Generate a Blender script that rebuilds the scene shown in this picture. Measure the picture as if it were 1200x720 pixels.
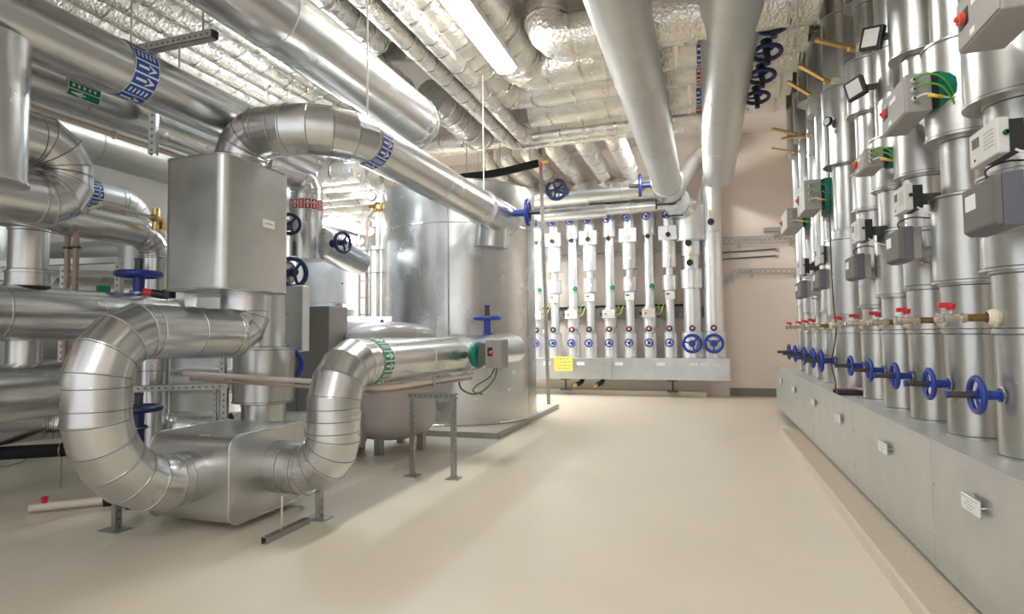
import bpy, math, random
from mathutils import Vector, Matrix
random.seed(7)
PI = math.pi
SC = bpy.context.scene
for o in list(bpy.data.objects):
    bpy.data.objects.remove(o)

# ------------------------------------------------------------------ camera
cd = bpy.data.cameras.new('camera'); cam = bpy.data.objects.new('camera', cd)
SC.collection.objects.link(cam); SC.camera = cam
cd.sensor_width = 36.0; cd.lens = 36.0 * 687.0 / 1200.0; cd.clip_start = 0.05
RT = Vector((0.9497275, 0.31291836, -0.009989)); UP = Vector((0.02403822, -0.04107166, 0.998867)); FW = Vector((-0.31215356, 0.94889157, 0.04652888))
cam.matrix_world = Matrix(((RT.x, UP.x, -FW.x, 0.0), (RT.y, UP.y, -FW.y, 0.0), (RT.z, UP.z, -FW.z, 1.5), (0, 0, 0, 1)))

# ------------------------------------------------------------------ world and exposure
w = bpy.data.worlds.new('world'); SC.world = w; w.use_nodes = True
w.node_tree.nodes['Background'].inputs[0].default_value = (0.97, 0.98, 1.0, 1)
w.node_tree.nodes['Background'].inputs[1].default_value = 0.5
SC.view_settings.view_transform = 'Standard'; SC.view_settings.look = 'None'
SC.view_settings.exposure = 1.32; SC.view_settings.gamma = 1.0
SC.view_settings.use_curve_mapping = False
LAMP_POWER = 31.0          # strength of every fluorescent diffuser

# ------------------------------------------------------------------ materials
M = {}
def new_mat(name, col, rough=0.5, metal=0.0, bump=0.0, bscale=40.0, stretch=None, vary=0.0, cvar=0.0, cscale=3.0, rvar=0.0, vor=False, emit=None, spec=None, objvar=0.0):
    m = bpy.data.materials.new(name); m.use_nodes = True
    nt = m.node_tree; N = nt.nodes; L = nt.links; b = N['Principled BSDF']
    b.inputs['Base Color'].default_value = (*col, 1); b.inputs['Roughness'].default_value = rough; b.inputs['Metallic'].default_value = metal
    if spec is not None: b.inputs['Specular IOR Level'].default_value = spec
    if emit: b.inputs['Emission Color'].default_value = (*emit[0], 1); b.inputs['Emission Strength'].default_value = emit[1]
    tc = N.new('ShaderNodeTexCoord'); mp = N.new('ShaderNodeMapping')
    L.new(tc.outputs['Object'], mp.inputs['Vector'])
    if stretch: mp.inputs['Scale'].default_value = stretch
    if cvar or rvar:
        n = N.new('ShaderNodeTexNoise'); n.inputs['Scale'].default_value = cscale; n.inputs['Detail'].default_value = 5
        L.new(mp.outputs[0], n.inputs['Vector'])
        if cvar:
            r = N.new('ShaderNodeValToRGB'); r.color_ramp.elements[0].position = 0.3; r.color_ramp.elements[1].position = 0.7
            r.color_ramp.elements[0].color = (*[max(0, c * (1 - cvar)) for c in col], 1)
            r.color_ramp.elements[1].color = (*[min(1, c * (1 + cvar)) for c in col], 1)
            L.new(n.outputs['Fac'], r.inputs['Fac']); out = r.outputs['Color']
            if objvar:
                oi = N.new('ShaderNodeObjectInfo'); mr = N.new('ShaderNodeMapRange')
                mr.inputs['To Min'].default_value = 1 - objvar; mr.inputs['To Max'].default_value = 1 + objvar * 0.6
                L.new(oi.outputs['Random'], mr.inputs['Value'])
                mx = N.new('ShaderNodeMix'); mx.data_type = 'RGBA'; mx.blend_type = 'MULTIPLY'; mx.inputs[0].default_value = 1
                L.new(out, mx.inputs[6]); L.new(mr.outputs[0], mx.inputs[7]); out = mx.outputs[2]
            L.new(out, b.inputs['Base Color'])
        if rvar:
            mr = N.new('ShaderNodeMapRange'); mr.inputs['To Min'].default_value = rough - rvar; mr.inputs['To Max'].default_value = rough + rvar
            L.new(n.outputs['Fac'], mr.inputs['Value']); L.new(mr.outputs[0], b.inputs['Roughness'])
    if bump:
        if vor:
            t = N.new('ShaderNodeTexVoronoi'); t.inputs['Scale'].default_value = bscale
            nn = N.new('ShaderNodeTexNoise'); nn.inputs['Scale'].default_value = bscale * 0.6; nn.inputs['Detail'].default_value = 4; nn.inputs['Distortion'].default_value = 1.5
            ad = N.new('ShaderNodeMath'); L.new(mp.outputs[0], t.inputs['Vector']); L.new(mp.outputs[0], nn.inputs['Vector'])
            L.new(t.outputs['Distance'], ad.inputs[0]); L.new(nn.outputs['Fac'], ad.inputs[1]); h = ad.outputs[0]
        else:
            t = N.new('ShaderNodeTexNoise'); t.inputs['Scale'].default_value = bscale; t.inputs['Detail'].default_value = 3
            L.new(mp.outputs[0], t.inputs['Vector']); h = t.outputs['Fac']
        bp = N.new('ShaderNodeBump'); bp.inputs['Strength'].default_value = bump; bp.inputs['Distance'].default_value = 0.02
        L.new(h, bp.inputs['Height']); L.new(bp.outputs[0], b.inputs['Normal'])
    M[name] = m; return m

new_mat('galvanised', (0.66, 0.67, 0.665), 0.26, 0.95, bump=0.008, bscale=3, cvar=0.05, cscale=4, rvar=0.05, objvar=0.08)
new_mat('zinc_riser', (0.60, 0.605, 0.585), 0.31, 0.93, bump=0.015, bscale=5, cvar=0.06, cscale=5, rvar=0.05, objvar=0.10)
new_mat('galvanised_dull', (0.63, 0.645, 0.63), 0.42, 0.72, bump=0.015, bscale=4, cvar=0.05, cscale=5, rvar=0.05, objvar=0.05)
new_mat('galvanised_box', (0.58, 0.59, 0.58), 0.33, 0.93, bump=0.05, bscale=3.0, cvar=0.08, cscale=4, rvar=0.06)
new_mat('galvanised_bright', (0.80, 0.82, 0.84), 0.38, 0.72, bump=0.02, bscale=8, cvar=0.05, cscale=6, objvar=0.05)
new_mat('bead', (0.70, 0.70, 0.68), 0.22, 1.0)
new_mat('slot_shade', (0.13, 0.13, 0.125), 0.7)
new_mat('dark_gap', (0.03, 0.03, 0.028), 0.8)
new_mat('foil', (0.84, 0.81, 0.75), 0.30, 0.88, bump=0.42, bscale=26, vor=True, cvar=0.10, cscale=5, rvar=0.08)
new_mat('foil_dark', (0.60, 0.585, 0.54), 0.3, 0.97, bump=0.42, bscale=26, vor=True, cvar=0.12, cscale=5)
new_mat('foil_tape', (0.82, 0.80, 0.75), 0.25, 1.0, bump=0.2, bscale=20)
new_mat('floor_epoxy', (0.72, 0.65, 0.53), 0.38, 0.0, bump=0.02, bscale=30, cvar=0.035, cscale=1.3, rvar=0.08)
new_mat('plinth_concrete', (0.52, 0.445, 0.345), 0.62, bump=0.08, bscale=120, cvar=0.10, cscale=60)
new_mat('plinth_edge', (0.68, 0.61, 0.50), 0.6, bump=0.05, bscale=80, cvar=0.04, cscale=20)
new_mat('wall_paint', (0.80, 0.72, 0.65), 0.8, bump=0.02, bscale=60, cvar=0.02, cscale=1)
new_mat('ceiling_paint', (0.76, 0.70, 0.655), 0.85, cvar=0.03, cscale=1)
new_mat('left_wall_dimmed', (0.30, 0.29, 0.26), 0.85, cvar=0.04, cscale=1)  # dimness of the under-lit left side put into the wall colour
new_mat('skirting_grey', (0.21, 0.205, 0.18), 0.6, cvar=0.05, cscale=3)
new_mat('blue_enamel', (0.016, 0.045, 0.30), 0.33, cvar=0.10, cscale=30)
new_mat('navy_enamel', (0.018, 0.028, 0.11), 0.35)
new_mat('dark_steel', (0.09, 0.085, 0.075), 0.45, 0.6, cvar=0.2, cscale=60)
new_mat('black_plastic', (0.016, 0.016, 0.018), 0.45)
new_mat('black_foam', (0.010, 0.011, 0.010), 0.85, bump=0.2, bscale=60)
new_mat('red_plastic', (0.62, 0.02, 0.03), 0.35)
new_mat('orange_red', (0.70, 0.09, 0.05), 0.4)
new_mat('brass', (0.78, 0.55, 0.22), 0.25, 1.0, cvar=0.1, cscale=40)
new_mat('old_brass', (0.34, 0.22, 0.08), 0.35, 0.9, cvar=0.2, cscale=60)
new_mat('nickel', (0.72, 0.66, 0.58), 0.25, 1.0, bump=0.3, bscale=90)
new_mat('sealant', (0.80, 0.74, 0.58), 0.8, bump=0.6, bscale=70)
new_mat('grey_plastic', (0.36, 0.345, 0.325), 0.5, cvar=0.03, cscale=20)
new_mat('light_plastic', (0.66, 0.645, 0.61), 0.5)
new_mat('slate_plastic', (0.115, 0.12, 0.145), 0.45)
new_mat('taupe_plastic', (0.13, 0.125, 0.115), 0.5)
new_mat('green_plastic', (0.0, 0.20, 0.135), 0.4)
new_mat('green_cable', (0.10, 0.42, 0.035), 0.4)
new_mat('dark_green_cable', (0.09, 0.22, 0.05), 0.4)
new_mat('yellow_sleeve', (0.80, 0.58, 0.05), 0.4)
new_mat('white_cable', (0.78, 0.74, 0.65), 0.45)
new_mat('black_cable', (0.02, 0.02, 0.02), 0.5)
new_mat('cream_conduit', (0.70, 0.63, 0.53), 0.35)
new_mat('rosy_conduit', (0.44, 0.33, 0.27), 0.35, cvar=0.1, cscale=15)
new_mat('white_print', (0.84, 0.84, 0.82), 0.45)
new_mat('grey_print', (0.30, 0.31, 0.34), 0.5)
new_mat('blue_print', (0.015, 0.085, 0.40), 0.4)
new_mat('green_print', (0.0, 0.24, 0.095), 0.4)
new_mat('red_print', (0.48, 0.03, 0.03), 0.4)
new_mat('yellow_print', (0.90, 0.76, 0.05), 0.5)
new_mat('lcd', (0.12, 0.13, 0.11), 0.2)
new_mat('vessel_paint', (0.52, 0.485, 0.47), 0.22, cvar=0.02, cscale=2)
new_mat('strut_steel', (0.42, 0.42, 0.40), 0.38, 0.9, cvar=0.08, cscale=12)
new_mat('pale_strut', (0.66, 0.65, 0.62), 0.5, 0.3)
new_mat('cabinet_grey', (0.27, 0.265, 0.25), 0.5, 0.4)
new_mat('lamp_housing', (0.80, 0.80, 0.78), 0.4)
new_mat('lamp_diffuser', (0.9, 0.9, 0.9), 0.4, emit=((1.0, 0.975, 0.93), LAMP_POWER))
new_mat('strong_diffuser', (0.9, 0.9, 0.9), 0.4, emit=((1.0, 0.985, 0.96), LAMP_POWER * 1.8))
new_mat('cool_diffuser', (0.9, 0.9, 0.9), 0.4, emit=((0.86, 0.93, 1.0), LAMP_POWER))

# ------------------------------------------------------------------ mesh building helpers
def frame(d):
    d = Vector(d).normalized(); a = Vector((0, 0, 1)) if abs(d.z) < 0.9 else Vector((0, 1, 0))
    u = a.cross(d).normalized(); return u, d.cross(u)
class MB:
    def __init__(s): s.v = []; s.f = []; s.sm = []; s.mi = []; s.cur = 0
    def add(s, vs, fs, smooth=False):
        b = len(s.v); s.v += [tuple(x) for x in vs]
        for f in fs: s.f.append([b + i for i in f]); s.sm.append(smooth); s.mi.append(s.cur)
        return s
    def box(s, c, size, rot=None):
        x, y, z = [k / 2 for k in size]; c = Vector(c)
        vs = [Vector((a * x, b * y, d * z)) for d in (-1, 1) for b in (-1, 1) for a in (-1, 1)]
        if rot is not None: vs = [rot @ p for p in vs]
        return s.add([c + p for p in vs], [(0, 2, 3, 1), (4, 5, 7, 6), (0, 1, 5, 4), (2, 6, 7, 3), (0, 4, 6, 2), (1, 3, 7, 5)])
    def bb(s, lo, hi): return s.box([(a + b) / 2 for a, b in zip(lo, hi)], [b - a for a, b in zip(lo, hi)])
    def bar(s, p, q, w, h=None, up=None):
        p = Vector(p); q = Vector(q); d = (q - p); L = d.length; d.normalize(); h = h or w
        if up is None: u, v = frame(d)
        else: u = Vector(up).cross(d).normalized(); v = d.cross(u)
        R = Matrix((u, v, d)).transposed(); return s.box((p + q) / 2, (w, h, L), R)
    def lathe(s, prof, p0=(0, 0, 0), d=(0, 0, 1), n=24, smooth=True, sharp=True):
        # prof: list of (offset along d, radius); duplicates rings per strip so that edges stay crisp
        p0 = Vector(p0); d = Vector(d).normalized(); u, v = frame(d)
        def ring(a, r): return [p0 + d * a + (u * math.cos(2 * PI * i / n) + v * math.sin(2 * PI * i / n)) * r for i in range(n)]
        if sharp:
            for (a, r), (b, q) in zip(prof, prof[1:]):
                if r < 1e-6 and q < 1e-6: continue
                if r < 1e-6: s.add([p0 + d * a] + ring(b, q), [(0, 1 + i, 1 + (i + 1) % n) for i in range(n)], smooth)
                elif q < 1e-6: s.add(ring(a, r) + [p0 + d * b], [(i, n, (i + 1) % n) for i in range(n)][0:0] + [((i + 1) % n, i, n) for i in range(n)], smooth)
                else: s.add(ring(a, r) + ring(b, q), [(i, (i + 1) % n, n + (i + 1) % n, n + i) for i in range(n)], smooth)
        else:
            vs = []; fs = []
            for a, r in prof: vs += ring(a, max(r, 1e-4))
            for k in range(len(prof) - 1):
                fs += [(k * n + i, k * n + (i + 1) % n, (k + 1) * n + (i + 1) % n, (k + 1) * n + i) for i in range(n)]
            s.add(vs, fs, smooth)
        return s
    def cyl(s, p, q, r, n=20, cap=True, r2=None):
        p = Vector(p); q = Vector(q); L = (q - p).length; r2 = r if r2 is None else r2
        return s.lathe(([(0, 0)] if cap else []) + [(0, r), (L, r2)] + ([(L, 0)] if cap else []), p, q - p, n)
    def torus(s, c, d, R, r, n=28, m=8, a0=0, a1=2 * PI):
        c = Vector(c); d = Vector(d).normalized(); u, v = frame(d); full = abs(a1 - a0 - 2 * PI) < 1e-6
        N_ = n if full else n + 1; vs = []
        for i in range(N_):
            a = a0 + (a1 - a0) * i / n; e = u * math.cos(a) + v * math.sin(a)
            for j in range(m):
                b = 2 * PI * j / m; vs.append(c + e * (R + r * math.cos(b)) + d * r * math.sin(b))
        fs = [(i * m + j, ((i + 1) % N_) * m + j, ((i + 1) % N_) * m + (j + 1) % m, i * m + (j + 1) % m) for i in range(n) for j in range(m)]
        return s.add(vs, fs, True)
    def wire(s, pts, r, m=8, sub=6):
        P = [Vector(p) for p in pts]
        if len(P) > 2 and sub > 1:
            Q = []
            E = [2 * P[0] - P[1]] + P + [2 * P[-1] - P[-2]]
            for i in range(1, len(E) - 2):
                a, b, c, d = E[i - 1:i + 3]
                for k in range(sub):
                    t = k / sub
                    Q.append(0.5 * ((2 * b) + (c - a) * t + (2 * a - 5 * b + 4 * c - d) * t * t + (3 * b - a - 3 * c + d) * t ** 3))
            P = Q + [P[-1]]
        vs = []; t0 = (P[1] - P[0]).normalized(); u, v = frame(t0)
        for i, p in enumerate(P):
            t = (P[min(i + 1, len(P) - 1)] - P[max(i - 1, 0)]).normalized()
            u = (u - t * u.dot(t)).normalized(); v = t.cross(u)
            vs += [p + (u * math.cos(2 * PI * j / m) + v * math.sin(2 * PI * j / m)) * r for j in range(m)]
        n = len(P)
        fs = [(i * m + j, i * m + (j + 1) % m, (i + 1) * m + (j + 1) % m, (i + 1) * m + j) for i in range(n - 1) for j in range(m)]
        fs += [tuple(range(m))[::-1], tuple((n - 1) * m + j for j in range(m))]
        return s.add(vs, fs, True)
    def build(s, name, mat, parent=None, org=None, bevel=0, label=None):
        me = bpy.data.meshes.new(name)
        o = Vector(org) if org is not None else (Vector(parent['_org']) if parent is not None and '_org' in parent.keys() else None)
        vs = s.v if o is None else [(x - o.x, y - o.y, z - o.z) for x, y, z in s.v]
        me.from_pydata(vs, [], s.f)
        me.polygons.foreach_set('use_smooth', s.sm); me.polygons.foreach_set('material_index', s.mi)
        for mm in (mat if isinstance(mat, (list, tuple)) else [mat]): me.materials.append(M[mm])
        me.update(); ob = bpy.data.objects.new(name, me); SC.collection.objects.link(ob)
        if parent is not None:
            ob.parent = parent
            if '_org' in parent.keys(): ob['_org'] = parent['_org']
        elif o is not None: ob.location = o; ob['_org'] = tuple(o)
        if bevel:
            bv = ob.modifiers.new('bevel', 'BEVEL'); bv.width = bevel; bv.segments = 2; bv.limit_method = 'ANGLE'
        if label: ob['label'] = label
        return ob

def thing(name, label, cat, loc=(0, 0, 0), group=None, rot=None, world=True):
    o = bpy.data.objects.new(name, None); SC.collection.objects.link(o); o.location = loc
    if rot is not None: o.rotation_euler = rot
    o['label'] = label; o['category'] = cat
    if group: o['group'] = group
    if world: o['_org'] = tuple(float(k) for k in loc)   # children are written in room coordinates
    return o
def tag(o, label, cat, group=None, kind=None):
    if label: o['label'] = label
    if cat: o['category'] = cat
    if group: o['group'] = group
    if kind: o['kind'] = kind
    return o
def copy_tree(o, parent=None):
    c = o.copy(); SC.collection.objects.link(c); c.parent = parent
    for ch in list(o.children): copy_tree(ch, c)
    return c
def place(proto, used, loc, rot, label, group=None, scale=None):
    o = proto if not used[0] else copy_tree(proto)
    used[0] = True
    o.location = loc; o.rotation_euler = rot; o['label'] = label
    if group: o['group'] = group
    if scale: o.scale = (scale,) * 3
    return o

# route: centre line with gored elbows; every sheet of cladding is one part
def route_nodes(pts, bends, gores):
    P = [Vector(p) for p in pts]; out = [(P[0], 0)]
    for i in range(1, len(P) - 1):
        a = (P[i - 1] - P[i]).normalized(); b = (P[i + 1] - P[i]).normalized()
        ang = a.angle(b); rb = bends if not isinstance(bends, (list, tuple)) else bends[i - 1]
        g = gores if not isinstance(gores, (list, tuple)) else gores[i - 1]
        t = rb / math.tan(ang / 2); bis = (a + b).normalized(); c = P[i] + bis * (rb / math.sin(ang / 2))
        s0 = P[i] + a * t - c; tot = PI - ang; ax = s0.cross(P[i] + b * t - c).normalized()
        out.append((P[i] + a * t, 1))
        # gore mitres lie on the outside polygon of the arc
        k = 1.0 / math.cos(tot / g / 2)
        for j in range(g):
            R = Matrix.Rotation(tot * (j + 0.5) / g, 3, ax); out.append((c + R @ s0 * k, 2))
        out.append((P[i] + b * t, 1))
    out.append((P[-1], 0)); return out
def pipe(t, pts, R, bends=0.3, gores=4, mat='galvanised', panel=1.1, n=40, bead=0.004, beadw=0.009, caps=(False, False), partname='cladding_panel', beads=True, rivets=None):
    nodes = route_nodes(pts, bends, gores)
    # split long straights
    L = [nodes[0]]
    for a, b in zip(nodes, nodes[1:]):
        d = (b[0] - a[0]).length; k = max(1, int(round(d / panel))) if panel else 1
        for j in range(1, k): L.append((a[0].lerp(b[0], j / k), 1))
        if d > 1e-4: L.append(b)
    C = [p for p, _ in L]; dirs = [(C[i + 1] - C[i]).normalized() for i in range(len(C) - 1)]
    nrm = [dirs[0]] + [(dirs[i] + dirs[i + 1]).normalized() for i in range(len(dirs) - 1)] + [dirs[-1]]
    u, v = frame(dirs[0]); made = []
    for i, d in enumerate(dirs):
        if i: u = (u - d * u.dot(d)).normalized()
        v = d.cross(u); mb = MB()
        def ring(p, nn, r, off=0.0):
            o = []
            for k in range(n):
                e = (u * math.cos(2 * PI * k / n) + v * math.sin(2 * PI * k / n)) * r
                q = p + e; o.append(q + d * (off - (q - p).dot(nn) / d.dot(nn)))
            return o
        prof = []
        if beads and i > 0:
            prof = [(0, R), (0.001, R + bead), (beadw, R + bead), (beadw * 1.3, R)]
            rr = [ring(C[i], nrm[i], r, a) for a, r in prof]
            for a, b in zip(rr, rr[1:]): mb.add(a + b, [(k, (k + 1) % n, n + (k + 1) % n, n + k) for k in range(n)], True)
            mb.add(rr[-1] + ring(C[i + 1], nrm[i + 1], R), [(k, (k + 1) % n, n + (k + 1) % n, n + k) for k in range(n)], True)
            g = [ring(C[i], nrm[i], R + 0.0012, a) for a in (beadw * 1.3, beadw * 1.3 + 0.0035)]
            mb.cur = 1; mb.add(g[0] + g[1], [(k, (k + 1) % n, n + (k + 1) % n, n + k) for k in range(n)], True); mb.cur = 0
        else:
            mb.add(ring(C[i], nrm[i], R) + ring(C[i + 1], nrm[i + 1], R), [(k, (k + 1) % n, n + (k + 1) % n, n + k) for k in range(n)], True)
        if rivets:
            Ls = (C[i + 1] - C[i]).length; e = (u * math.cos(rivets) + v * math.sin(rivets)).normalized()
            for j in range(max(1, int(Ls / 0.07))):
                q = C[i] + d * (Ls * (j + 0.5) / max(1, int(Ls / 0.07))) + e * (R - 0.001)
                mb.cur = 2; mb.lathe([(0, 0.0065), (0.003, 0.005), (0.004, 0)], q, e, 6); mb.cur = 0
        if caps[0] and i == 0: mb.add(ring(C[0], nrm[0], R), [tuple(range(n))[::-1]])
        if caps[1] and i == len(dirs) - 1: mb.add(ring(C[-1], nrm[-1], R), [tuple(range(n))])
        made.append(mb.build(partname, [mat, 'slot_shade', 'bead'], t))
    return made

# printed bands wrapped round a pipe
def band(t, c, d, R, width, a0, a1, col, arrows, arrow_along=1, name='arrow_band', label=None, up=(0, 0, 1)):
    c = Vector(c); d = Vector(d).normalized(); upv = Vector(up)
    v = (upv - d * upv.dot(d)).normalized(); u = d.cross(v)   # angle 0 at u, 90 deg at v
    def P(s, a, r): return c + d * s + (u * math.cos(a) + v * math.sin(a)) * r
    mb = MB(); n = 28
    def patch(s0, s1, b0, b1, r, k=None):
        k = k or max(2, int(abs(b1 - b0) / 0.12) + 1); vs = []
        for i in range(k + 1):
            a = b0 + (b1 - b0) * i / k; vs += [P(s0, a, r), P(s1, a, r)]
        mb.add(vs, [(2 * i, 2 * i + 1, 2 * i + 3, 2 * i + 2) for i in range(k)], True)
    mb.cur = 0; patch(-width / 2, width / 2, a0, a1, R + 0.0025)
    da = (a1 - a0) / arrows
    for i in range(arrows):
        am = a0 + da * (i + 0.5); h = da * 0.36; w_ = width / 2; sg = arrow_along
        mb.cur = 1
        # coloured blocks on white: bars of lettering and an arrow
        patch(-w_ * 0.94, w_ * 0.94, am - da * 0.43, am + da * 0.43, R + 0.004)
        mb.cur = 0
        if i % 3 != 1:
            patch(-w_ * 0.75, w_ * 0.1, am - h * 0.28, am + h * 0.28, R + 0.0055)
            tip = [P(sg * w_ * 0.8, am, R + 0.0055), P(sg * w_ * 0.1, am + h, R + 0.0055), P(sg * w_ * 0.1, am - h, R + 0.0055)]
            mb.add(tip, [(0, 1, 2)])
        else:
            for k in range(5):
                s0 = -w_ * 0.75 + k * w_ * 0.32
                patch(s0, s0 + w_ * 0.14, am - h * 0.6, am + h * 0.6, R + 0.0055)
    return mb.build(name, ['white_print', col], t, label=label)

def sleeve_stack(t, x, y, segs, mat='zinc_riser', n=36, bottom=True):
    # vertical run of cladding sleeves, each with its end discs
    for k, (z0, z1, R) in enumerate(segs):
        mb = MB(); b = 0.008
        L = z1 - z0
        prof = [(0, 0), (0, R), (0, R + b), (0.012, R + b), (0.014, R), (L - 0.014, R), (L - 0.012, R + b), (L, R + b), (L, 0)]
        mb.lathe(prof, (x, y, z0), (0, 0, 1), n)
        mb.cur = 1
        if L > 0.2:
            for zz in (0.0145, L - 0.0185): mb.lathe([(zz, R + 0.0012), (zz + 0.004, R + 0.0012)], (x, y, z0), (0, 0, 1), n)
        mb.cur = 0
        # lap seam down the side with rivets
        a = -2.2 + 0.5 * ((k * 37) % 5 - 2) * 0.25
        ex, ey = math.cos(a), math.sin(a)
        for j in range(max(2, int(L / 0.16))):
            zz = z0 + 0.06 + j * 0.16
            if zz < z1 - 0.05: mb.lathe([(0, 0.006), (0.003, 0.006), (0.004, 0)], (x + ex * (R - 0.0005), y + ey * (R - 0.0005), zz), (ex, ey, 0), 6)
        mb.build('cladding_sleeve', [mat, 'slot_shade'], t)

# handwheel valve prototypes: local +Z is the spindle direction, origin on the pipe surface
def make_gate_valve(name, cat, Rw, stem, neck, colour='blue_enamel', spokes=3):
    t = thing(name, '', cat, world=False)
    MB().lathe([(0, 0), (0, Rw * 0.42), (neck * 0.12, Rw * 0.42), (neck * 0.14, Rw * 0.27), (neck * 0.85, Rw * 0.30), (neck * 0.87, Rw * 0.2), (neck, Rw * 0.2), (neck, 0)], n=20).build('bonnet', colour, t)
    MB().torus((0, 0, neck), (0, 0, 1), Rw, Rw * 0.175, 32, 10).build('rim', colour, t)
    MB().lathe([(0, 0), (0, Rw * 0.25), (Rw * 0.22, Rw * 0.25), (Rw * 0.22, 0)], (0, 0, neck - Rw * 0.08), n=16).build('hub', colour, t)
    for k in range(spokes):
        a = 2 * PI * k / spokes + 0.5
        MB().bar((Rw * 0.15 * math.cos(a), Rw * 0.15 * math.sin(a), neck + 0.004), (Rw * 0.97 * math.cos(a), Rw * 0.97 * math.sin(a), neck), Rw * 0.20, Rw * 0.12, up=(0, 0, 1)).build('spoke', colour, t, bevel=Rw * 0.02)
    MB().cyl((0, 0, neck), (0, 0, neck + stem), Rw * 0.20, 14).build('spindle_guard', 'dark_steel', t)
    MB().cyl((0, 0, neck + stem), (0, 0, neck + stem + Rw * 0.12), Rw * 0.23, 14).build('end_cap', colour, t)
    MB().lathe([(-0.02, Rw * 0.2), (0.0, Rw * 0.2), (0.0, Rw * 0.46), (0.006, Rw * 0.46), (0.006, 0)], n=20).build('collar', 'bead', t)
    return t
def rot_to(d, spin=0.0):
    return (Vector(d).to_track_quat('Z', 'Y') @ Matrix.Rotation(spin, 3, 'Z').to_quaternion()).to_euler()

def strut(t, p, q, w=0.041, up=None, name='strut', mat='strut_steel', slots=True):
    # C channel with a row of dark patches, slot shade put into their colour
    p = Vector(p); q = Vector(q); d = (q - p).normalized(); L = (q - p).length
    if up is None: u, v = frame(d)
    else: v = Vector(up).normalized(); u = v.cross(d).normalized()
    R = Matrix((u, v, d)).transposed(); c = (p + q) / 2; th = 0.004; mb = MB()
    mb.box(c + v * (w / 2 - th / 2), (w, th, L), R)
    mb.box(c + u * (w / 2 - th / 2), (th, w, L), R); mb.box(c - u * (w / 2 - th / 2), (th, w, L), R)
    mb.box(c - v * (w / 2 - th / 2) + u * (w * 0.36), (w * 0.25, th, L), R); mb.box(c - v * (w / 2 - th / 2) - u * (w * 0.36), (w * 0.25, th, L), R)
    o = mb.build(name, mat, t)
    if slots:
        mb = MB(); k = int(L / 0.06)
        for i in range(k):
            pp = p + d * (0.03 + i * 0.06)
            mb.box(pp + v * (w / 2 + 0.0006), (w * 0.26, 0.001, 0.022), R)
        s = mb.build('slot_row', 'slot_shade', o); s['kind'] = 'stuff'
    return o

# ================================================================== the room
XL, XR, YB, YF, ZC = -9.6, 2.35, 14.8, -4.0, 6.2
def struct(name, mb, mat):
    o = mb.build(name, mat); o['kind'] = 'structure'; return o
struct('floor', MB().bb((XL, YF, -0.12), (XR, YB, 0)), 'floor_epoxy')
struct('ceiling', MB().bb((XL, YF, ZC), (XR, YB, ZC + 0.12)), 'ceiling_paint')
struct('wall_back', MB().bb((XL, YB, -0.12), (XR, YB + 0.15, ZC + 0.12)), 'wall_paint')
struct('wall_right', MB().bb((XR, YF, -0.12), (XR + 0.15, YB + 0.15, ZC + 0.12)), 'wall_paint')
struct('wall_left', MB().bb((XL - 0.15, YF, -0.12), (XL, YB + 0.15, ZC + 0.12)), 'left_wall_dimmed')
struct('baseboard_back', MB().bb((0.52, YB - 0.03, 0), (XR, YB, 0.19)), 'skirting_grey')
struct('baseboard_left', MB().bb((XL, YF, 0), (XL + 0.03, YB, 0.16)), 'skirting_grey')

# luminaires
def luminaire(x, y0, y1, z, label, cool=False, w_=0.27, group=None):
    t = thing('fluorescent_luminaire', label, 'light', (x, (y0 + y1) / 2, z), group)
    MB().bb((x - w_ / 2 - 0.01, y0 - 0.02, z + 0.03), (x + w_ / 2 + 0.01, y1 + 0.02, z + 0.11)).build('housing', 'lamp_housing', t, bevel=0.01)
    n = 10; mb = MB(); vs = []
    for i in range(n + 1):
        a = PI * i / n
        vs += [(x + math.cos(a) * w_ / 2, y0, z + 0.03 - math.sin(a) * 0.075), (x + math.cos(a) * w_ / 2, y1, z + 0.03 - math.sin(a) * 0.075)]
    fs = [(2 * i, 2 * i + 1, 2 * i + 3, 2 * i + 2) for i in range(n)] + [tuple(2 * i for i in range(n + 1)), tuple(2 * i + 1 for i in range(n, -1, -1))]
    mb.add(vs, fs); mb.build('diffuser', ('strong_diffuser' if cool == 2 else 'cool_diffuser') if cool else 'lamp_diffuser', t)
    for yy in (y0 + 0.25, y1 - 0.25): MB().cyl((x, yy, z + 0.10), (x, yy, ZC), 0.005, 6).build('hanger_rod', 'strut_steel', t)
luminaire(-2.36, 5.35, 7.03, 4.9, 'bright white fluorescent luminaire hanging under the foil ducts')
for x, y0, l in ((-0.5, 1.0, 'luminaire over the near end of the aisle'), (-0.9, -2.6, 'added luminaire out of view behind the picture taker')):
    luminaire(x, y0, y0 + 1.65, 4.9, l)  # the rear one is an added fill lamp, out of view
luminaire(-0.75, 11.1, 12.7, 5.12, 'luminaire hidden above the middle overhead pipe near the back wall', 2)
luminaire(-4.6, 11.5, 13.2, 3.9, 'luminaire behind the big round tank', 2)
luminaire(-7.0, 9.6, 11.2, 3.75, 'cool white luminaire behind the tall box and the round tank', True)
luminaire(-8.4, 11.4, 13.0, 3.9, 'luminaire in the far left corner of the plant room', True)
luminaire(-5.4, 6.9, 8.4, 4.7, 'cool white luminaire hidden above the pipes behind the tall box', True)

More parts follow.
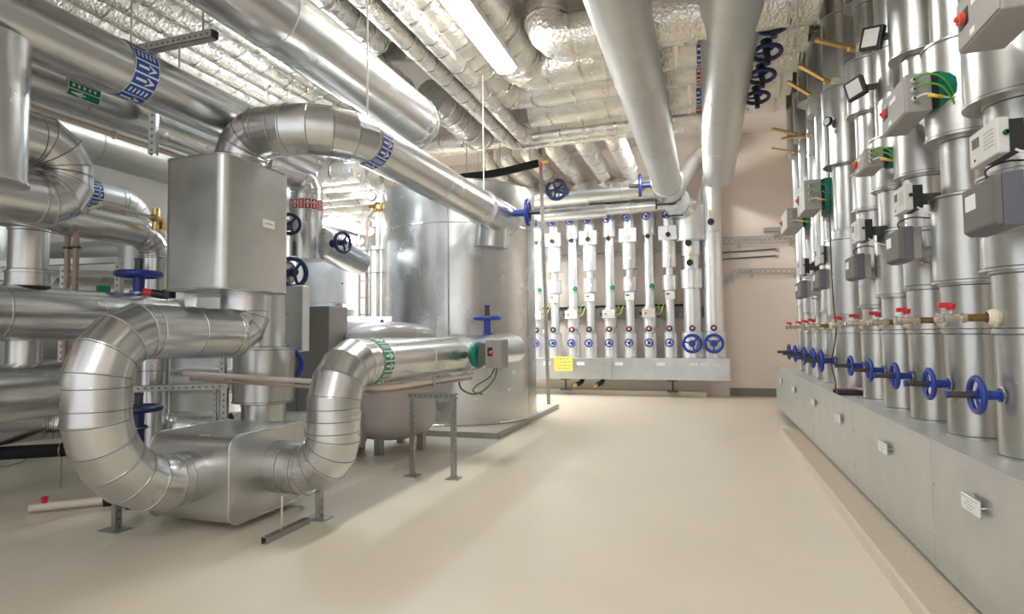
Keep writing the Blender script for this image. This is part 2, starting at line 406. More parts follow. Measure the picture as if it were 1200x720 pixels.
# ================================================================== right row
t = thing('concrete_plinth', 'long low concrete plinth under the right-hand metal header casing', 'plinth', (1.6, 3, 0))
MB().bb((1.03, YF + 0.5, 0), (2.3, 9.39, 0.088)).build('slab', 'plinth_concrete', t)
MB().bb((1.005, YF + 0.5, 0), (1.03, 9.41, 0.0905)).build('edge_strip', 'plinth_edge', t)
dk = thing('header_casing', 'long sheet metal casing of the pipe header along the right side', 'casing', (1.6, 6, 0.09))
JY = [-1.4, 0.7, 2.4, 4.107, 6.062, 8.093, 10.206, 12.15]
MB().bb((1.30, -1.4, 0.0885), (2.1, 12.1, 0.115)).build('base_gap', 'dark_gap', dk)
for a, b in zip(JY, JY[1:]):
    MB().bb((1.25, a + 0.004, 0.112), (1.262, b - 0.004, 0.853)).build('front_panel', 'galvanised_dull', dk, bevel=0.002)
    MB().bb((1.243, a + 0.002, 0.853), (1.98, b - 0.002, 0.862)).build('top_panel', 'galvanised_dull', dk, bevel=0.002)
    MB().bb((1.262, b - 0.03, 0.12), (1.266, b + 0.03, 0.85)).build('joint_strip', 'dark_gap', dk)
    for zz in (0.3, 0.6): MB().lathe([(0, 0.009), (0.004, 0.007), (0.005, 0)], (1.25, b - 0.03, zz), (-1, 0, 0), 8).build('screw', 'bead', dk)
MB().bb((1.25, 12.135, 0.112), (1.98, 12.15, 0.853)).build('end_panel', 'galvanised_dull', dk)
MB().bb((1.97, -1.4, 0.112), (1.98, 12.15, 0.853)).build('back_panel', 'galvanised_dull', dk)
PLY = [3.478, 4.985, 6.53, 7.95, 9.60, 11.2]
for i, y in enumerate(PLY):
    p = thing('name_plate', '', 'sign', (1.215, y, 0.642), 'name plates on the right-hand casing')
    hw = 0.10
    p['label'] = ['white name plate nearest on the right-hand casing', 'second nearest white name plate on the right-hand casing', 'third white name plate on the right-hand casing, left of the near casing joint',
                  'fourth white name plate along the right-hand casing', 'second last white name plate along the right-hand casing', 'last white name plate at the far end of the right-hand casing'][i]
    MB().bb((1.212, y - hw, 0.605), (1.222, y + hw, 0.68)).build('plate', 'white_print', p, bevel=0.002)
    MB().bb((1.222, y - hw * 0.96, 0.60), (1.226, y + hw * 0.96, 0.683)).build('backing', 'grey_print', p)
    for s in (-1, 1): MB().cyl((1.222, y + s * hw * 0.7, 0.642), (1.252, y + s * hw * 0.7, 0.642), 0.006, 8).build('spacer', 'bead', p)
    mb = MB()
    for k, (a, b) in enumerate(((-0.9, 0.9), (-0.35, 0.35), (-0.6, 0.6), (-0.3, 0.3))):
        mb.bb((1.2112, y + a * hw, 0.668 - k * 0.016), (1.212, y + b * hw, 0.671 - k * 0.016))
    mb.build('lettering', 'grey_print', p)['kind'] = 'stuff'

ZT = 6.15
RIS = [  # y, xc, segments
 (2.85, 1.55, [(.862, 1.49, .155), (1.49, 2.1, .13), (2.1, 2.9, .18), (2.9, ZT, .14)]),
 (3.55, 1.53, [(.862, 1.49, .150), (1.49, 1.79, .125), (1.79, 2.27, .165), (2.27, 2.64, .13), (2.64, 3.65, .20), (3.65, ZT, .15)]),
 (4.22, 1.53, [(.862, 1.49, .145), (1.49, 1.78, .135), (1.78, 2.31, .165), (2.31, 2.66, .105), (2.66, 3.25, .17), (3.25, ZT, .13)]),
 (4.90, 1.53, [(.862, 1.49, .145), (1.49, 1.80, .12), (1.80, 2.21, .14), (2.21, 2.60, .115), (2.60, 3.02, .165), (3.02, 3.48, .105), (3.48, 4.2, .165), (4.2, ZT, .12)]),
 (5.58, 1.53, [(.862, 1.49, .145), (1.49, 1.78, .11), (1.78, 2.32, .15), (2.32, 2.66, .11), (2.66, 3.1, .15), (3.1, 3.86, .105), (3.86, 4.7, .09), (4.7, ZT, .14)]),
 (6.25, 1.53, [(.862, 1.49, .145), (1.49, 1.72, .105), (1.72, 2.62, .13), (2.62, 2.98, .155), (2.98, 3.54, .105), (3.54, 4.05, .165), (4.05, 4.6, .09), (4.6, ZT, .16)]),
 (7.25, 1.53, [(.862, 1.49, .195), (1.49, 1.66, .17), (1.66, 2.5, .215), (2.5, 2.6, .16), (2.6, 3.32, .13), (3.32, 4.18, .20), (4.18, 5.0, .18), (5.0, ZT, .13)]),
 (8.05, 1.53, [(.862, 1.49, .150), (1.49, 1.74, .12), (1.74, 2.45, .15), (2.45, 3.3, .13), (3.3, 4.2, .15), (4.2, 5.2, .21), (5.2, ZT, .13)]),
 (8.80, 1.53, [(.862, 1.49, .140), (1.49, 1.72, .095), (1.72, 2.4, .11), (2.4, 3.9, .12), (3.9, 4.62, .12), (4.62, 5.6, .21)]),
 (9.60, 1.53, [(.862, 1.49, .140), (1.49, 1.76, .11), (1.76, 2.3, .13), (2.3, 3.4, .11), (3.4, 4.35, .12), (4.35, 5.7, .17)]),
 (10.35, 1.53, [(.862, 1.49, .130), (1.49, 1.9, .10), (1.9, 3.3, .10), (3.3, 4.3, .11), (4.3, 5.7, .17)]),
]
ORD = ['cut off by the right frame edge', 'first full one from the right edge', 'second from the right edge', 'third from the right edge', 'fourth from the right edge', 'fifth from the right edge',
       'the widest, behind the black cable', 'seventh from the right edge', 'third last towards the back wall', 'second last towards the back wall', 'last, nearest the back wall']
RIS = [(y, x, [(a, b, r if a < 1 else r * (1.14 if r > 0.125 else 1.2)) for a, b, r in sg]) for y, x, sg in RIS]
for i, (y, x, segs) in enumerate(RIS):
    t = thing('riser_pipe', 'silver clad riser on the right-hand casing, ' + ORD[i], 'pipe', (x, y, 0.862), 'clad risers along the right side')
    sleeve_stack(t, x, y, segs)
# foil upper ends of the three far risers
for y, z0, z1 in ((8.80, 5.6, 6.2), (9.60, 5.7, 6.2), (10.35, 5.7, 6.2)):
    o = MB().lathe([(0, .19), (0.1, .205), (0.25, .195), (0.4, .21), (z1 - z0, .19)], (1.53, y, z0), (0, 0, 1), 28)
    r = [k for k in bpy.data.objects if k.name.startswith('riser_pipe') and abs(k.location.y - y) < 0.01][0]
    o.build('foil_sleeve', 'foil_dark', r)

# blue handwheel valves of the right row
pv = make_gate_valve('gate_valve', 'valve', 0.084, 0.12, 0.105); used = [False]
VO = ['nearest', 'second nearest', 'third nearest', 'fourth nearest', 'fifth nearest', 'sixth nearest, starting the far cluster', 'seventh nearest, in the far cluster', 'third last, in the far cluster', 'second last, in the far cluster', 'last, nearest the back wall']
for i, (y, x, segs) in enumerate(RIS[1:]):
    far = i >= 5; Rl = segs[0][2]
    place(pv, used, (x - Rl, y - 0.04, 1.175), rot_to((-1, 0, 0), 0.4 + i), 'blue handwheel low on the right row of risers, ' + VO[i], 'blue handwheels of the right row', 1.0 if not far else 1.3)
# ball valves with red handles
def make_ball_valve():
    t = thing('ball_valve', '', 'valve', world=False)
    MB().lathe([(-0.01, 0), (-0.01, 0.034), (0.012, 0.046), (0.03, 0.04), (0.045, 0.03)], n=12).build('sealing', 'sealant', t)
    MB().cyl((0, 0, 0.03), (0, 0, 0.14), 0.019, 16).build('nipple', 'old_brass', t)
    MB().lathe([(0.13, 0), (0.13, 0.024), (0.155, 0.026), (0.16, 0.021), (0.23, 0.022), (0.235, 0.027), (0.262, 0.027), (0.264, 0)], n=8, smooth=False).build('valve_body', 'nickel', t)
    MB().cyl((0, 0.02, 0.195), (0, 0.05, 0.195), 0.009, 10).build('stem', 'nickel', t)
    MB().lathe([(0.042, 0), (0.042, 0.017), (0.066, 0.022), (0.072, 0.020), (0.073, 0)], (0, 0, 0.195), (0, 1, 0), 14).box((0, 0.066, 0.222), (0.032, 0.026, 0.055)).build('red_handle', 'red_plastic', t, bevel=0.003)
    return t
pb = make_ball_valve(); used = [False]
for i, (y, x, segs) in enumerate(RIS[1:10]):
    Rl = segs[1][2]
    # local Y must point up
    e = Matrix(((0, 0, -1), (-1, 0, 0), (0, 1, 0))).to_euler()
    place(pb, used, (x - Rl, y - 0.03, 1.56), e, 'drain cock with small red handle on the right row, ' + ['nearest', 'second nearest', 'third nearest', 'fourth nearest', 'fifth nearest', 'sixth', 'seventh', 'second last', 'last towards the back wall'][i], 'red handled drain cocks')

# grey control boxes with glands, green damper behind
def control_box(X, y0, y1, z0, z1, wx, label, big=True, cables=1):
    t = thing('control_box', label, 'control box', (X + wx / 2, (y0 + y1) / 2, z0), 'grey control boxes on the right row')
    MB().bb((X, y0, z0), (X + wx, y1, z1)).build('housing', 'grey_plastic', t, bevel=0.008)
    MB().bb((X - 0.006, y0 + 0.01, z0 + 0.01), (X + 0.001, y1 - 0.01, z1 - 0.01)).build('cover', 'light_plastic' if not big else 'grey_plastic', t, bevel=0.003)
    ym = y0 + (y1 - y0) * 0.8; h = z1 - z0
    MB().bb((X - 0.008, ym - 0.045, z0 + h * 0.40), (X - 0.002, ym + 0.045, z0 + h * 0.72)).build('switch_plate', 'black_plastic', t)
    MB().lathe([(0, 0.028), (0.02, 0.028), (0.022, 0.012), (0.034, 0.012), (0.035, 0)], (X - 0.008, ym, z0 + h * 0.56), (-1, 0, 0), 14).build('rotary_switch', 'orange_red', t)
    MB().bb((X - 0.0085, y0 + (y1 - y0) * 0.35, z0 + h * 0.62), (X - 0.006, y0 + (y1 - y0) * 0.60, z0 + h * 0.74)).build('sticker', 'white_print', t)
    MB().bb((X - 0.0085, y0 + (y1 - y0) * 0.55, z0 + h * 0.1), (X - 0.006, y0 + (y1 - y0) * 0.66, z0 + h * 0.22)).build('square_sticker', 'white_print', t)
    for k in range(3):
        zz = z1 - h * (0.2 + 0.24 * k)
        g = MB().lathe([(0, 0.016), (0.02, 0.016), (0.022, 0.012), (0.03, 0.012), (0.03, 0)], (X + wx * 0.3, y0, zz), (0, -1, 0), 10).build('cable_gland', 'light_plastic', t)
        MB().lathe([(0.03, 0.0095), (0.036, 0.009), (0.036, 0)], (X + wx * 0.3, y0, zz), (0, -1, 0), 10).build('gland_seal', 'black_plastic', g)
    cx = X + wx * 0.3; yy = y0 - 0.03
    for k in range(2):
        zz = z1 - h * (0.2 + 0.24 * k)
        MB().wire([(cx, yy, zz), (cx + 0.04, yy - 0.05, zz + 0.005), (cx + wx * 0.8, yy - 0.07, zz - 0.03), (cx + wx * 1.3, yy - 0.03, zz - 0.12), (cx + wx * 1.55, yy + 0.06, zz - 0.2)], 0.006, 6).build('green_cable', 'green_cable', t, label='bright green cable')
    zz = z1 - h * 0.68
    wl = MB().wire([(cx, yy, zz), (cx + 0.05, yy - 0.04, zz + 0.003), (cx + wx * 0.9, yy - 0.05, zz - 0.03), (cx + wx * 1.7, yy, zz - 0.035)], 0.006, 6).build('white_cable', 'white_cable', t)
    MB().wire([(cx + wx * 0.35, yy - 0.045, zz - 0.008), (cx + wx * 0.9, yy - 0.052, zz - 0.03)], 0.0105, 6).build('yellow_sleeve', 'yellow_sleeve', wl)
    # green drive body between box and riser
    cy = y0 + 0.06; MB().bb((X + wx, cy - 0.07, z0 + 0.02), (X + wx + 0.03, cy + 0.07, z1 - 0.01)).build('drive_flange', 'black_plastic', t)
    MB().lathe([(0, 0), (0, h * 0.55), (0.07, h * 0.55), (0.1, h * 0.4), (0.1, 0)], (X + wx + 0.03, cy, (z0 + z1) / 2), (1, 0, 0), 20).build('drive_housing', 'green_plastic', t, label='dark green drive housing')
    return t
control_box(1.12, 2.70, 3.10, 2.74, 2.97, 0.17, 'grey control box with red switch at the top right corner of the frame')
control_box(1.20, 4.11, 4.60, 2.83, 3.07, 0.14, 'large grey control box with green cables below the upper right corner')
control_box(1.20, 5.09, 5.40, 2.755, 2.905, 0.13, 'small grey control box with red switch in the middle of the right row')
control_box(1.14, 7.52, 8.06, 2.92, 3.27, 0.18, 'pale grey control box before a green drive, second farthest in the right row', False)
control_box(1.12, 8.90, 9.55, 2.94, 3.22, 0.20, 'pale grey control box farthest down the right row, seen against the back wall', False)

def heat_meter(X, y0, y1, z0, z1, label):
    t = thing('heat_meter', label, 'meter', (X + 0.03, (y0 + y1) / 2, z0), 'heat meters on the right row')
    MB().bb((X, y0, z0), (X + 0.045, y1, z1)).build('case', 'light_plastic', t, bevel=0.006)
    MB().bb((X + 0.045, y0 + 0.01, z0 + 0.01), (X + 0.10, y1 - 0.01, z1 - 0.01)).build('back_case', 'black_plastic', t)
    L = y1 - y0; h = z1 - z0
    MB().bb((X - 0.001, y0 + L * 0.62, z0 + h * 0.52), (X + 0.001, y0 + L * 0.88, z0 + h * 0.82)).build('display', 'lcd', t)
    mb = MB()
    for k in range(5): mb.bb((X - 0.0008, y0 + L * 0.12, z0 + h * (0.3 + 0.11 * k)), (X + 0.0008, y0 + L * 0.46, z0 + h * (0.33 + 0.11 * k)))
    mb.build('lettering', 'grey_print', t)['kind'] = 'stuff'
    MB().lathe([(0, 0.006), (0.003, 0.005), (0.003, 0)], (X, y0 + L * 0.8, z0 + h * 0.18), (-1, 0, 0), 8).build('button', 'black_plastic', t)
    mb = MB()
    for k in range(3): mb.lathe([(0, 0.012), (0.014, 0.012), (0.015, 0.006), (0.018, 0.006), (0.018, 0)], (X + 0.03, y0, z0 + h * (0.55 + 0.0 * k)), (0, -1, 0), 6)
    mb.build('terminal', 'green_print', t)
    MB().wire([(X + 0.06, y0 + 0.02, z0 + 0.02), (X + 0.12, y0 - 0.02, z0 - 0.03), (X + 0.2, y0 - 0.03, z0 - 0.06), (X + 0.26, y0 + 0.02, z0 - 0.08)], 0.006, 6).build('white_cable', 'white_cable', t)
    MB().bb((X + 0.10, (y0 + y1) / 2 - 0.02, z0 + h * 0.3), (X + 0.23, (y0 + y1) / 2 + 0.02, z0 + h * 0.7)).build('bracket', 'dark_steel', t)
heat_meter(1.20, 2.985, 3.26, 2.25, 2.405, 'white heat meter with small screen nearest the right edge of the frame')
heat_meter(1.20, 4.20, 4.44, 2.25, 2.413, 'pale heat meter second from the right edge, above a dark actuator')
heat_meter(1.20, 5.35, 5.62, 2.23, 2.41, 'pale heat meter in the middle of the right row')
heat_meter(1.22, 7.2, 7.5, 2.25, 2.45, 'second farthest heat meter in the right row')
heat_meter(1.22, 8.5, 8.85, 2.25, 2.47, 'farthest heat meter in the right row')

def actuator(X, y0, y1, z0, z1, label, wx=0.13, arm=True):
    t = thing('valve_actuator', label, 'actuator', (X + wx, (y0 + y1) / 2, z0), 'dark valve actuators of the right row')
    ym = (y0 + y1) / 2; zm = (z0 + z1) / 2
    # faceted hood: front half taupe, rear half slate
    def hood(xa, xb, sa, sb):
        vs = []
        for X_, s in ((xa, sa), (xb, sb)):
            for (a, b) in ((-1, -1), (1, -1), (1, 1), (-1, 1)): vs.append((X_, ym + a * (y1 - y0) / 2 * s, zm + b * (z1 - z0) / 2 * s))
        return MB().add(vs, [(0, 1, 2, 3), (4, 7, 6, 5), (0, 4, 5, 1), (1, 5, 6, 2), (2, 6, 7, 3), (3, 7, 4, 0)])
    hood(X, X + 0.03, 0.86, 0.98).build('front_hood', 'taupe_plastic', t, bevel=0.008)
    hood(X + 0.03, X + wx * 0.6, 0.98, 1.0).build('rear_hood', 'slate_plastic', t, bevel=0.004)
    hood(X + wx * 0.6, X + wx, 0.95, 0.9).build('base', 'grey_plastic', t, bevel=0.004)
    L = y1 - y0
    MB().bb((X - 0.002, ym + L * 0.02, zm - (z1 - z0) * 0.02), (X + 0.0005, ym + L * 0.32, zm + (z1 - z0) * 0.28)).build('label_plate', 'white_print', t)
    MB().wire([(X + 0.06, ym, z1 - 0.01), (X + 0.05, ym + 0.03, z1 + 0.05), (X + 0.12, ym, z1 + 0.08), (X + 0.22, ym - 0.05, z1 + 0.06)], 0.005, 6).build('cable', 'black_cable', t)
    if arm:
        a = MB().cyl((X + wx, ym, z0 + 0.07), (X + wx + 0.30, ym, z0 + 0.06), 0.036, 16).build('valve_neck', 'galvanised_dull', t)
        MB().torus((X + wx + 0.21, ym, z0 + 0.06), (1, 0, 0), 0.036, 0.007, 18, 6).build('clamp_ring', 'dark_steel', a)
        MB().wire([(X + wx + 0.03, ym, z0 + 0.0), (X + wx + 0.12, ym, z0 - 0.01), (X + wx + 0.17, ym, z0 + 0.03)], 0.009, 6).build('brass_link', 'brass', t)
actuator(1.16, 2.93, 3.28, 1.93, 2.16, 'large dark actuator with white label at the right edge of the frame', 0.17)
actuator(1.20, 4.34, 4.68, 1.95, 2.17, 'dark actuator with a white label, second from the right edge')
actuator(1.20, 5.55, 5.92, 1.94, 2.15, 'dark actuator in the middle of the right row')
actuator(1.20, 7.2, 7.6, 1.97, 2.19, 'second farthest dark actuator, left of the black cable')
actuator(1.16, 8.2, 8.7, 1.93, 2.15, 'farthest dark actuator, seen against the back wall')

# brass lever cocks high on the risers
def lever(tip, base, label):
    tip = Vector(tip); base = Vector(base); t = thing('lever_cock', label, 'valve', tuple(base), 'brass lever cocks of the right row')
    d = (tip - base).normalized()
    tip = base + (tip - base) * 1.25
    MB().bar(base, tip, 0.050, 0.028).build('lever', 'brass', t, bevel=0.006)
    MB().cyl(tip - d * 0.02, tip + d * 0.004, 0.016, 10).build('lever_tip', 'brass', t)
    MB().lathe([(-0.02, 0), (-0.02, 0.022), (0.03, 0.03), (0.05, 0.02), (0.05, 0)], base, (-1, 0, 0), 10).build('cock_body', 'brass', t)
    MB().lathe([(0, 0), (0, 0.028), (0.06, 0.042), (0.10, 0.034), (0.10, 0)], base + Vector((0.13, 0, 0)), (-1, 0, 0), 12).build('sealing', 'sealant', t)
for i, (a, b, l) in enumerate([((1.10, 5.95, 4.18), (1.36, 6.05, 4.12), 'topmost brass lever cock'), ((1.10, 6.95, 4.36), (1.34, 7.05, 4.22), 'second brass lever from the top'),
                   ((1.10, 7.85, 4.55), (1.34, 7.98, 4.42), 'third brass lever from the top'), ((1.10, 8.6, 4.12), (1.34, 8.72, 4.16), 'short brass lever beneath the dark duct mouth'),
                   ((1.08, 9.3, 4.47), (1.36, 9.5, 4.44), 'brass lever slanting over the back wall'), ((1.12, 9.8, 4.33), (1.36, 9.6, 4.20), 'lowest brass lever of the far risers')]):
    lever(a, b, l + ' in the right row')
t = thing('pressure_gauge', 'round pressure gauge with dark rim high in the right row', 'gauge', (1.36, 7.05, 3.74))
MB().lathe([(0, 0), (0, 0.05), (0.03, 0.05), (0.03, 0.042), (0.028, 0.042), (0.028, 0)], (1.33, 7.05, 3.78), (-0.8, -0.6, 0), 22).build('case', 'black_plastic', t)
MB().lathe([(0.0285, 0.04), (0.0287, 0)], (1.33, 7.05, 3.78), (-0.8, -0.6, 0), 22).build('dial', 'light_plastic', t)
MB().box((1.33, 7.02, 3.69), (0.004, 0.08, 0.05)).build('tag', 'white_print', t)
for i, (y, z, s) in enumerate(((5.0, 3.72, 1), (5.55, 3.55, -1))):
    t = thing('small_display', 'small black framed display ' + ('above the large control box' if i else 'tilted upright beside the topmost lever'), 'meter', (1.28, y, z))
    R = Matrix.Rotation(-0.75, 3, 'Z') @ Matrix.Rotation(0.25 * s, 3, 'Y'); c = Vector((1.26, y, z))
    MB().box(c, (0.16, 0.05, 0.17), R).build('case', 'black_plastic', t, bevel=0.006); MB().box(c + R @ Vector((0, -0.027, 0)), (0.115, 0.004, 0.13), R).build('face', 'light_plastic', t)
    MB().bb((1.28, y - 0.02, z - 0.02), (1.46, y + 0.02, z + 0.02)).build('bracket', 'dark_steel', t)
# measuring instrument on the casing with its cable
t = thing('measuring_instrument', 'black handheld measuring instrument lying on the right-hand casing', 'instrument', (1.42, 7.0, 0.862))
MB().box((1.44, 6.70, 0.888), (0.40, 0.20, 0.05)).build('body', 'black_plastic', t, bevel=0.015)
MB().box((1.53, 6.68, 0.918), (0.19, 0.15, 0.014)).build('light_cover', 'light_plastic', t, bevel=0.004)
MB().box((1.41, 6.68, 0.918), (0.03, 0.14, 0.012)).build('orange_key', 'orange_red', t)
MB().box((1.30, 6.70, 0.916), (0.05, 0.06, 0.012)).build('orange_key', 'orange_red', t)
MB().box((1.25, 6.74, 0.89), (0.05, 0.04, 0.03)).build('plug', 'black_plastic', t)
tag(MB().wire([(1.25, 6.74, 0.9), (1.27, 6.85, 0.98), (1.27, 7.02, 1.15), (1.28, 6.9, 1.35), (1.28, 6.78, 1.52), (1.26, 6.75, 1.75), (1.26, 6.8, 2.2), (1.28, 6.9, 2.7), (1.30, 6.95, 3.2), (1.31, 7.0, 3.72)], 0.006, 6).build('sensor_cable', 'black_cable', org=(1.3, 7.2, 0.9)),
    'thin black cable hanging from the round gauge to the instrument', 'cable')

# ================================================================== back wall manifold
t = thing('concrete_plinth', 'low pale concrete plinth before the back wall under the manifold casing', 'plinth', (-2, 14.5, 0))
MB().bb((-5.2, 14.44, 0), (0.0, 14.78, 0.10)).build('slab', 'plinth_concrete', t)
MB().bb((-5.2, 14.42, 0), (0.0, 14.47, 0.115)).build('edge_strip', 'plinth_edge', t)
YC0, YC1, YR = 14.02, 14.42, 14.2
t = thing('manifold_casing', 'long horizontal sheet metal casing before the back wall', 'casing', (-2, 14.2, 0.41))
for a, b in ((-5.2, -4.0), (-4.0, -2.126), (-2.126, 0.515)):
    MB().bb((a + 0.003, YC0, 0.405), (b - 0.003, YC1, 0.915)).build('casing_panel', 'galvanised_box', t, bevel=0.006)
for x in (-3.3, -0.75, -4.9):
    f = MB().bb((x - 0.02, 14.2, 0.15), (x + 0.02, 14.24, 0.37)).bb((x - 0.11, 14.14, 0.37), (x + 0.11, 14.30, 0.405)).bb((x - 0.12, 14.12, 0.115), (x + 0.12, 14.32, 0.15)).build('support_foot', 'dark_steel', t)
for i, x in enumerate((-2.95, -2.45)):
    t2 = thing('drain_stub', ('left' if i == 0 else 'right') + ' black drain stub with a brass end under the manifold casing', 'drain', (x, 14.2, 0.405))
    MB().wire([(x + 0.08, 14.2, 0.41), (x + 0.05, 14.15, 0.32), (x - 0.05, 14.08, 0.27)], 0.055, 12).build('elbow', 'black_foam', t2)
    MB().cyl((x - 0.05, 14.08, 0.27), (x - 0.11, 14.02, 0.24), 0.045, 12).build('brass_end', 'brass', t2)
def wall_plate(x0, x1, z0, z1, label, mat='white_print', lines=3, group=None, y=YC0):
    p = thing('name_plate' if mat == 'white_print' else 'warning_sign', label, 'sign', ((x0 + x1) / 2, y, (z0 + z1) / 2), group)
    MB().bb((x0, y - 0.006, z0), (x1, y, z1)).build('plate', mat, p)
    mb = MB(); rnd = random.Random(int(x0 * 100)); W = x1 - x0; H = z1 - z0
    for k in range(lines):
        x = x0 + W * (0.12 + 0.08 * rnd.random()); zz = z1 - H * (k + 0.75) / (lines + 0.5)
        while x < x1 - W * 0.16:
            l = W * rnd.uniform(0.05, 0.2); l = min(l, x1 - W * 0.1 - x)
            mb.bb((x, y - 0.0072, zz - H * 0.05), (x + l, y - 0.006, zz + H * 0.05)); x += l + W * 0.04
    mb.build('lettering', 'grey_print', p)['kind'] = 'stuff'
wall_plate(-3.53, -3.08, 0.60, 0.945, 'yellow warning sign with four lines on the manifold casing', 'yellow_print', 4)
for i, (x, l) in enumerate(((-3.72, 'small white plate left of the yellow sign'), (-2.88, 'small white plate right of the yellow sign'), (-1.96, 'small white plate on the middle of the manifold casing'), (-1.0, 'white plate under the seventh small back riser'),
                 (-0.27, 'left of the three white plates at the right end of the manifold casing'), (-0.02, 'middle of the three white plates at the right end of the manifold casing'), (0.22, 'right of the three white plates at the right end of the manifold casing'))):
    wall_plate(x - 0.09, x + 0.09, 0.74, 0.81, l, lines=1, group='plates on the manifold casing')

def hand_disc(x, z, Rw, col): return None
def box_part(t, name, mat, c, s, bevel=0.004): return MB().box(c, s).build(name, mat, t, bevel=bevel)
BX = [-3.976, -3.54, -3.071, -2.647, -2.162, -1.692, -1.233, -0.769]
names8 = ['leftmost small back riser, half hidden by the big tank', 'second small back riser from the tank, beside the post', 'third small back riser from the tank, above the yellow sign', 'fourth small back riser from the tank',
          'fifth small back riser from the tank', 'sixth small back riser from the tank', 'seventh small back riser from the tank', 'eighth small back riser from the tank, beside the thick ones']
pw = make_gate_valve('gate_valve', 'valve', 0.082, 0.03, 0.07); usedw = [False]
def gauge(x, z, y, label, red=True):
    g = thing('thermometer', label, 'gauge', (x, y, z), 'round dials above the lower handwheels at the back')
    MB().lathe([(0, 0), (0, 0.03), (0.05, 0.03), (0.05, 0.072), (0.075, 0.068), (0.072, 0.03), (0.07, 0.03)], (x, y, z), (0, -1, 0), 18).build('case', 'black_plastic', g)
    MB().lathe([(0.0705, 0.030), (0.074, 0.0)], (x, y, z), (0, -1, 0), 18).build('dial', 'light_plastic' if red else 'grey_plastic', g)
    if red: MB().torus((x, y - 0.074, z), (0, -1, 0), 0.056, 0.009, 18, 6, PI * 0.1, PI * 1.1).build('red_scale', 'red_plastic', g)
for i, x in enumerate(BX):
    thin = i % 2 == 0      # alternating kinds
    t = thing('back_riser', 'silver clad vertical pipe, ' + names8[i], 'pipe', (x, YR, 0.915), 'clad risers on the back manifold')
    if thin:
        segs = [(.915, 1.51, .155), (1.51, 1.62, .105), (1.62, 2.12, .150), (2.12, 3.83, .115), (3.83, 4.75, .155)]
    else:
        segs = [(.915, 1.51, .150), (1.51, 2.50, .105), (2.50, 2.84, .165), (2.84, 3.03, .085), (3.03, 3.66, .170), (3.66, 3.98, .17), (3.98, 4.75, .135)]
    sleeve_stack(t, x, YR, segs, 'galvanised_bright', 28)
    if not thin:
        MB().bb((x - 0.22, YR - 0.2, 3.66), (x + 0.2, YR + 0.16, 4.0)).build('box_housing', 'galvanised_bright', t, bevel=0.012)
        MB().bb((x - 0.045, YR - 0.174, 3.26), (x + 0.07, YR - 0.170, 3.32)).build('name_plate', 'white_print', t)
        MB().bb((x - 0.045, YR - 0.170, 2.64), (x + 0.07, YR - 0.165, 2.70)).build('name_plate', 'white_print', t)
    yy = YR - (0.155)
    place(pw, usedw, (x - 0.03, yy, 4.25), rot_to((0, -1, 0), i * 0.7), 'small blue handwheel at the top of the ' + names8[i].split(',')[0], 'upper blue handwheels at the back')
    place(pw, usedw, (x - 0.02, YR - .155, 1.27), rot_to((0, -1, 0), i * 1.3), 'small blue handwheel at the foot of the ' + names8[i].split(',')[0], 'lower blue handwheels at the back', 1.05)
    gauge(x - 0.02, 1.60, YR - 0.10, 'small round dial low on the ' + names8[i].split(',')[0], red=i % 2 == 0 or i > 3)
    d = thing('dial_thermometer', 'dark round dial high on the ' + names8[i].split(',')[0], 'gauge', (x, YR - 0.2, 3.8), 'upper dials at the back')
    yf = YR - (0.19 if not thin else 0.105)
    MB().lathe([(0, 0), (0, 0.03), (0.05, 0.03), (0.05, 0.055), (0.08, 0.055), (0.08, 0)], (x, yf, 3.78), (0, -1, 0), 16).build('case', 'black_plastic' if i != 5 else 'light_plastic', d)
    MB().bar((x, yf - 0.05, 3.84), (x, yf - 0.05, 3.98), 0.02).build('yellow_stem', 'brass', d)
    if thin:
        c = thing('damper_drive', 'pale control box with red button on the ' + names8[i].split(',')[0], 'control box', (x, YR - 0.2, 1.9), 'pale control boxes of the back risers')
        MB().bb((x - 0.16, YR - 0.28, 1.86), (x + 0.14, YR - 0.155, 2.06)).build('housing', 'light_plastic', c, bevel=0.006)
        MB().bb((x - 0.22, YR - 0.27, 1.93), (x - 0.16, YR - 0.18, 1.99)).build('plug', 'black_plastic', c)
        MB().lathe([(0, 0.025), (0.02, 0.02), (0.02, 0)], (x - 0.08, YR - 0.28, 1.96), (0, -1, 0), 10).build('red_button', 'orange_red', c)
        MB().wire([(x + 0.14, YR - 0.2, 1.93), (x + 0.26, YR - 0.2, 1.96), (x + 0.30, YR - 0.12, 2.1), (x + 0.33, YR + 0.1, 2.22)], 0.011, 6).build('yellow_green_cable', 'yellow_sleeve', c)
        MB().wire([(x + 0.14, YR - 0.18, 1.98), (x + 0.22, YR - 0.2, 2.05), (x + 0.2, YR - 0.1, 2.2), (x + 0.22, YR + 0.1, 2.28)], 0.010, 6).build('green_cable', 'green_cable', c)
        s = thing('green_sensor', 'small green sensor head on the ' + names8[i].split(',')[0], 'sensor', (x, YR - 0.15, 2.6), 'green sensors of the back risers')
        MB().lathe([(0, 0), (0, 0.055), (0.07, 0.055), (0.09, 0.03), (0.09, 0)], (x + 0.06, YR - 0.115, 2.6), (0.3, -0.95, 0), 14).build('head', 'green_plastic', s)
        MB().torus((x + 0.10, YR - 0.2, 2.55), (1, -0.4, 0), 0.055, 0.009, 16, 6).build('cable_loop', 'green_cable', s)
    else:
        c = thing('meter_box', 'white meter box on the ' + names8[i].split(',')[0], 'meter', (x, YR - 0.15, 2.3), 'white meter boxes of the back risers')
        MB().bb((x - 0.10, YR - 0.18, 2.28), (x + 0.12, YR - 0.10, 2.46)).build('housing', 'white_print', c, bevel=0.005)
        MB().bb((x - 0.07, YR - 0.184, 2.38), (x - 0.0, YR - 0.178, 2.42)).build('display', 'lcd', c)
